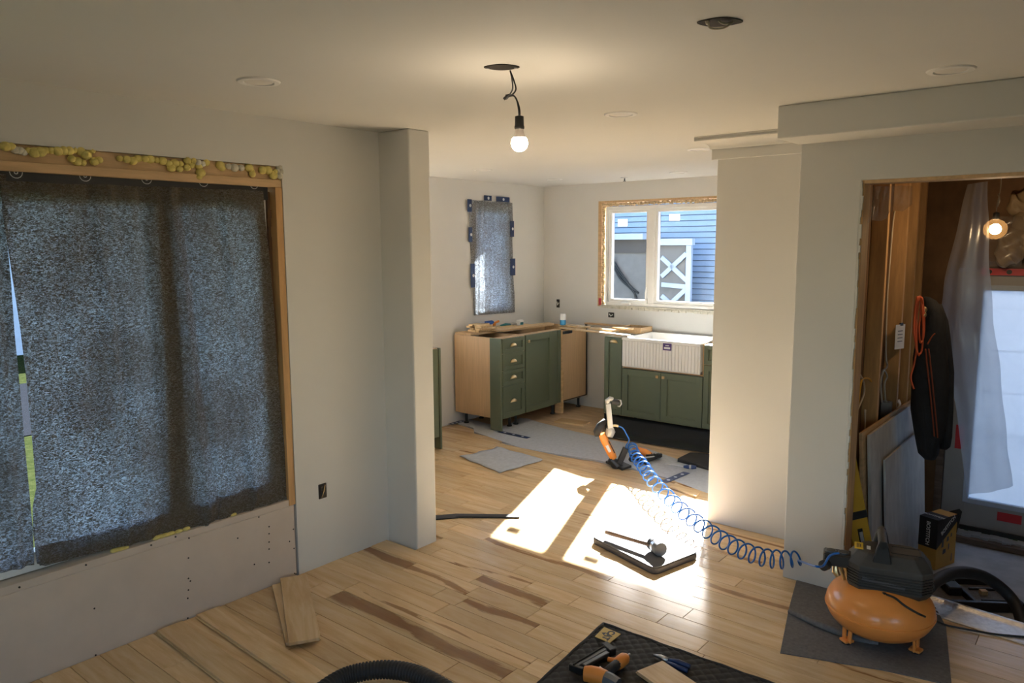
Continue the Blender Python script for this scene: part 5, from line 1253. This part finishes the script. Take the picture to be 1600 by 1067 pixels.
# flat tool organiser on the entry floor
oc = onz(1507, 925, EF+0.04); oa = math.atan2(CR.y, CR.x)-0.10
og = thing('tool_organizer', 'flat black tool tray lying on the concrete behind the foil', 'tool tray', (oc.x, oc.y, EF), oa)
m = MB(); m.box(-0.24,0.24,-0.17,0.17,0.003,0.022); m.build('tray', M['under_d'], og, world=False, bevel=0.004)
m = MB()
for x0,x1,y0,y1 in ((-0.26,0.26,-0.18,-0.15),(-0.26,0.26,0.15,0.18),(-0.265,-0.235,-0.18,0.18),(0.235,0.265,-0.18,0.18),(-0.02,0.0,-0.16,0.16)): m.box(x0,x1,y0,y1,0.003,0.060)
for y in (-0.09, 0.07): m.box(0.06,0.22,y,y+0.015,0.022,0.036)
m.build('rim', M['black'], og, world=False, bevel=0.004)
m = MB(); m.box(-0.10,-0.02,-0.02,0.10,0.02,0.075); m.box(-0.16,-0.02,0.08,0.11,0.05,0.085); m.build('latch_block', M['black'], og, world=False, bevel=0.006)
m = MB(); m.box(0.10,0.14,0.00,0.035,0.022,0.05); m.build('wood_scrap', M['pine'], og, world=False, bevel=0.002)

# jacket and cord on the studs
jb = Vector((-1.02, 5.42, 0.0))
def loft(mb, secs, base, depth, n=14):
    vs = []
    for (py, x0, x1, dk) in secs:
        a = onv(x0, py, base); b = onv(x1, py, base); c = (a+b)/2; h = (b-a)/2
        for k in range(n):
            t = 2*PI*k/n; w = 1+0.08*math.sin(5*t+py*0.13)+0.05*math.sin(9*t-py*0.21)+0.03*math.sin(13*t+py*0.4)
            vs.append(c + h*(math.cos(t)*w) + FH*(depth*dk*math.sin(t)*w))
    m_ = len(secs)
    mb._add(vs, [(i*n+k, i*n+(k+1)%n, (i+1)*n+(k+1)%n, (i+1)*n+k) for i in range(m_-1) for k in range(n)] + [tuple(range(n-1,-1,-1)), tuple(range((m_-1)*n, m_*n))])
jk = thing('hanging_jacket', 'black jacket with orange piping hanging from the studs', 'jacket', jb + Vector((0,0,0.4)))
m = MB(); loft(m, [(464,1446,1452,0.3),(470,1441,1462,0.6),(485,1440,1470,0.9),(510,1438,1477,1.0),(535,1434,1478,1.0),(560,1428,1481,1.05),(600,1424,1484,1.05),(640,1427,1483,1.0),(670,1430,1476,0.95),(692,1432,1466,0.85),(708,1435,1464,0.7),(717,1445,1460,0.4)], jb, 0.085); m.build('body', M['jacket'], jk, smooth='all')
m = MB(); loft(m, [(475,1458,1470,0.5),(500,1464,1480,0.8),(530,1468,1482,0.9),(580,1474,1485,1.0),(640,1474,1485,1.0),(680,1469,1483,1.0),(696,1466,1482,0.9),(701,1468,1479,0.5)], jb, 0.062); m.build('sleeve', M['jacket'], jk, smooth='all')
for wp in ([(1446,545),(1449,575),(1453,610),(1457,650),(1460,682)], [(1451,545),(1455,580),(1459,620),(1463,660),(1465,684)], [(1449,538),(1456,526),(1461,521)]):
    m = MB(); m.tube(spline([onv(a, b, jb, -0.088) for a, b in wp], 5), 0.0045, 6); m.build('piping', M['piping'], jk, smooth='all')
oc_ = thing('cord_bundle', 'orange extension cord looped over a nail beside the jacket', 'cord', jb + Vector((-0.1,0,0.9)))
for wp in ([(1433,463),(1429,490),(1428,520),(1432,545),(1428,570),(1423,590),(1428,608)], [(1437,462),(1433,490),(1432,530),(1434,552),(1440,548),(1442,520),(1441,485),(1438,463)], [(1440,464),(1438,490),(1436,515),(1438,535),(1443,525),(1444,495),(1441,466)], [(1435,463),(1431,500),(1431,540),(1436,556)]):
    m = MB(); m.tube(spline([onv(a, b, jb, -0.115+0.012*math.sin(i*1.9)) for i, (a, b) in enumerate(wp)], 6), 0.0058, 7); m.build('cord_loop', M['cord_or'], oc_, smooth='all')
p = onv(1444, 484, jb, -0.10); m = MB(); m.ball(p, 0.018, 0.018, 0.022, 10, 7); m.ball(p+Vector((0.004,-0.01,-0.03)), 0.015, 0.015, 0.018, 10, 7); m.build('brass_snap', M['brass'], jk, smooth='all')
# paper tag and electrical box on the studs
p = onx(1406, 526, XO+0.133); tg = thing('paper_tag', 'white paper tag clipped to a stud', 'paper tag', p)
m = MB(); m.obox(p, (0.35,1,0), (0,0,1), (1,-0.35,0), 0.055, 0.085, 0.0008); m.build('sheet', M['print_w'], tg)
m = MB(); m.obox(p+Vector((0.002,0.015,0.085)), (0.35,1,0), (0,0,1), (1,-0.35,0), 0.018, 0.010, 0.004); m.build('clip', M['black'], tg)
m = MB()
for k in range(4): m.obox(p+Vector((0.002,-0.002,0.04-0.024*k)), (0.35,1,0), (0,0,1), (1,-0.35,0), 0.028, 0.003, 0.0006)
m.build('print_lines', M['gun_metal'], tg)
p = onx(1388, 636, XO+0.07); eb = thing('switch_box', 'blue grey electrical box with cables between the studs', 'electrical box', p)
m = MB(); m.box(p.x-0.03,p.x+0.035,p.y-0.10,p.y+0.10,p.z-0.055,p.z+0.055); m.build('box', plain('box_grey', (0.34,0.33,0.31), 0.5), eb, bevel=0.006)
m = MB()
for k in range(4): m.tube(spline([p+Vector((0.036,0.03+0.02*k,-0.03)), p+Vector((0.06,0.05+0.01*k,0.01)), p+Vector((0.045,0.06+0.012*k,0.045))], 5), 0.006, 6)
m.build('wire_ends', M['print_w'], eb, smooth='all')
cw = plain('cable_white', (0.62,0.52,0.38), 0.5); cy = plain('cable_yellow', (0.70,0.36,0.03), 0.5)
for k, (wp, mt_) in enumerate((([(1378,628),(1376,600),(1380,580),(1386,572),(1384,550),(1386,470),(1391,400),(1395,350),(1398,330)], cw), ([(1384,628),(1382,600),(1386,588),(1380,578),(1376,600)], cw), ([(1341,632),(1345,600),(1349,592),(1358,592),(1364,600)], cy), ([(1340,640),(1350,615),(1349,596),(1344,586)], cw), ([(1344,740),(1350,690),(1352,640)], cw))):
    m = MB(); m.tube(spline([onx(a, b, XO+0.085) for a, b in wp], 6), 0.006, 6); m.build('cable', mt_, eb, smooth='all')
# poly sheets
pb = Vector((-0.62, 5.85, 0))
Lp = [(1512,288),(1497,360),(1480,440),(1473,500),(1482,560),(1494,620),(1503,690),(1509,773)]; Rp = [(1545,283),(1544,350),(1543,420),(1547,500),(1556,570),(1563,640),(1571,700),(1581,758)]
Lq = [onv(a, b, pb) for a, b in Lp]; Rq = [onv(a, b, pb) for a, b in Rp]
m = MB()
def psf(u, v):
    p = edge_at(Lq, v)*(1-u) + edge_at(Rq, v)*u
    return p + FH*(0.035*math.sin(3*u+3*v) + 0.006*math.sin(14*u+5*v) + 0.006*math.sin(31*v))
m.grid(psf, 30, 50); tag(m.build('poly_sheet', M['plastic'], None, smooth='all'), 'long milky plastic sheet hanging in front of the entry door', 'plastic sheet')
Lp = [(1349,291),(1351,320),(1352,352)]; Rp = [(1428,290),(1424,318),(1412,326)]
pb2 = Vector((-1.02, 4.05, 0)); Lq2 = [onv(a, b, pb2) for a, b in Lp]; Rq2 = [onv(a, b, pb2) for a, b in Rp]
m = MB()
def psf2(u, v):
    p = edge_at(Lq2, v)*(1-u) + edge_at(Rq2, v)*u
    return p + FH*(0.012*math.sin(15*u+4*v)+0.006*math.sin(33*u)) + Vector((0,0,0.012*math.sin(11*u)*v))
m.grid(psf2, 40, 20); tag(m.build('poly_sheet', M['plastic_c'], None, smooth='all'), 'torn clear plastic scrap under the header of the opening', 'plastic sheet')

# ================================================================== OUTDOORS
GZ = -0.60
m = MB(); m.box(-40, 30, -30, 40, GZ-0.2, GZ); struct(m.build('ground', M['grass']), 'lawn around the house')
m = MB(); a = onz(33, 605, GZ); b = onz(40, 682, GZ)
m.box(a.x-0.3, b.x, -25, 9.5, GZ-0.05, GZ+0.012); tag(m.build('driveway', M['asphalt']), 'grey driveway seen through the gap in the cloths', 'driveway', kind='structure')
m = MB(); m.box(-5.0, 4.0, 7.2, 10.9, GZ-0.05, GZ+0.010); struct(m.build('side_path', M['concrete']), 'concrete side yard outside the kitchen window')
nh = thing('neighbour_house', 'pale blue clapboard house outside the kitchen window', 'house', (-7, 10.6, GZ))
m = MB(); m.box(-10.5, -3.6, 10.60, 12.0, GZ, 2.85); m.build('wall', plain('siding_shadow_lines', (0.10, 0.13, 0.18), 0.8), nh)  # dark colour stands in for the shadow lines between the boards
mesh_b = None
for i in range(40):
    z = GZ + 0.02 + i*0.085
    if mesh_b is None:
        m = MB(); m._add([(-3.45,-0.030,0),(3.45,-0.030,0),(3.45,0,0),(-3.45,0,0),(-3.45,-0.010,0.074),(3.45,-0.010,0.074),(3.45,0,0.074),(-3.45,0,0.074)], [(0,3,2,1),(4,5,6,7),(0,1,5,4),(1,2,6,5),(2,3,7,6),(3,0,4,7)])
        o = m.build('siding_board', M['siding'], None); mesh_b = o.data
    else:
        o = bpy.data.objects.new('siding_board', mesh_b); col.objects.link(o)
    o.parent = nh; o.location = (-0.05, 0.0, z-GZ)
m = MB(); m.box(-10.7, -3.55, 10.45, 12.0, 2.86, 2.98); m.build('roof_edge', M['roof'], nh)
# low shed seen through the left casement
sh_ = thing('garden_shed', 'low grey shed wall with a painted shadow under its eave outside the left window pane', 'shed', (-6.2, 10.2, GZ))
p0 = ony(1010, 372, 10.2); p1 = ony(957, 378, 10.2)
m = MB(); m.box(-8.2, p0.x+0.03, 10.15, 10.55, GZ, p0.z-0.02); m.build('wall', M['grey_wall'], sh_)
m = MB(); m.box(-8.2, p0.x+0.05, 10.00, 10.57, p0.z-0.02, p0.z+0.07); m.build('eave', M['ext_white'], sh_); 
m = MB(); m.box(-8.2, p0.x+0.04, 10.11, 10.15, p0.z-0.22, p0.z-0.02); m.build('painted_shadow', M['roof'], sh_)  # dark strip painted in for the shade under the eave
for k in range(3):
    m = MB(); m.tube(spline([ony(952+3*k, 395+10*k, 10.1), ony(966+2*k, 420+8*k, 10.08), ony(985+3*k, 447+5*k, 10.08), ony(998-3*k, 458+9*k, 10.1)], 6), 0.016, 6); m.build('cable', M['black'], sh_, smooth='all')
# gate
gt = thing('garden_gate', 'white framed grey gate with a cross brace outside the right window pane', 'gate', (ony(1060,470,10.0).x, 10.0, GZ))
g0_ = ony(1022, 378, 10.0); g1_ = ony(1080, 378, 10.0); gb = GZ
m = MB(); m.box(g0_.x-0.1, g1_.x-0.02, 10.02, 10.06, gb+0.03, g0_.z-0.05); m.build('panel', M['grey_wall'], gt)
m = MB(); a = ony(1030,373,10.0); b = ony(1085,383,10.0); m.box(a.x-0.1, b.x, 9.93, 10.02, b.z, a.z); m.build('top_beam', M['ext_white'], gt, bevel=0.004)
m = MB(); a = ony(1074,383,10.0); b = ony(1080,470,10.0); m.box(a.x, b.x, 9.96, 10.02, gb, a.z); m.build('post', M['ext_white'], gt, bevel=0.004)
for q, (s, e_) in enumerate((((1034,402),(1073,438)),((1034,432),(1073,396)),((1034,444.5),(1072,448)),((1034,462),(1056,482)),((1072,452),(1046,476)))):
    a = ony(*s, 9.985); b = ony(*e_, 9.985); m = MB(); m.bar(a, b, 0.03, 0.065, (0,1,0)) if False else m.bar(a, b, 0.065, 0.03, (0,-1,0)); m.build('brace', M['ext_white'], gt)
# garage opposite the entry door
gr = thing('garage', 'white garage front beyond the entry door, raised to block the sun', 'garage', (0.5, 10.9, GZ))
m = MB(); m.box(-3.3, 5.0, 10.95, 14.0, GZ, 4.7); m.build('wall', M['siding'], gr)  # unseen upper wall, raised to keep direct sun off the entry door
for i in range(5):
    m = MB(); m.box(-2.8, 2.6, 10.90, 10.95, GZ+0.03+i*0.52, GZ+0.53+i*0.52); m.build('door_section', M['ext_white'], gr, bevel=0.012)
# unseen roof added over this house, eaves sized to shade the covered windows
m = MB(); m.box(-6.0, 3.2, 2.4, 7.45, 2.60, 2.85); m.box(-3.9, 3.2, -3.3, 2.4, 2.60, 2.85)
struct(m.build('roof', M['roof']), 'unseen flat roof slab with eaves added to shade the windows')
# house across the street on the left
hs = thing('street_house', 'pale house far across the lawn on the left', 'house', (-22, 6.5, GZ))
m = MB(); m.box(-26, -19, -6, 20, GZ, 2.8); m.build('wall', M['ext_white'], hs)
m = MB(); m.box(-26.3, -18.6, -6.3, 20.3, 2.8, 3.1); m.build('roof', M['roof'], hs)
for o in bpy.data.objects:
    if o.type == 'MESH' and o.name.startswith(('wood_offcut','plank_offcut')): o['heart'] = -0.08
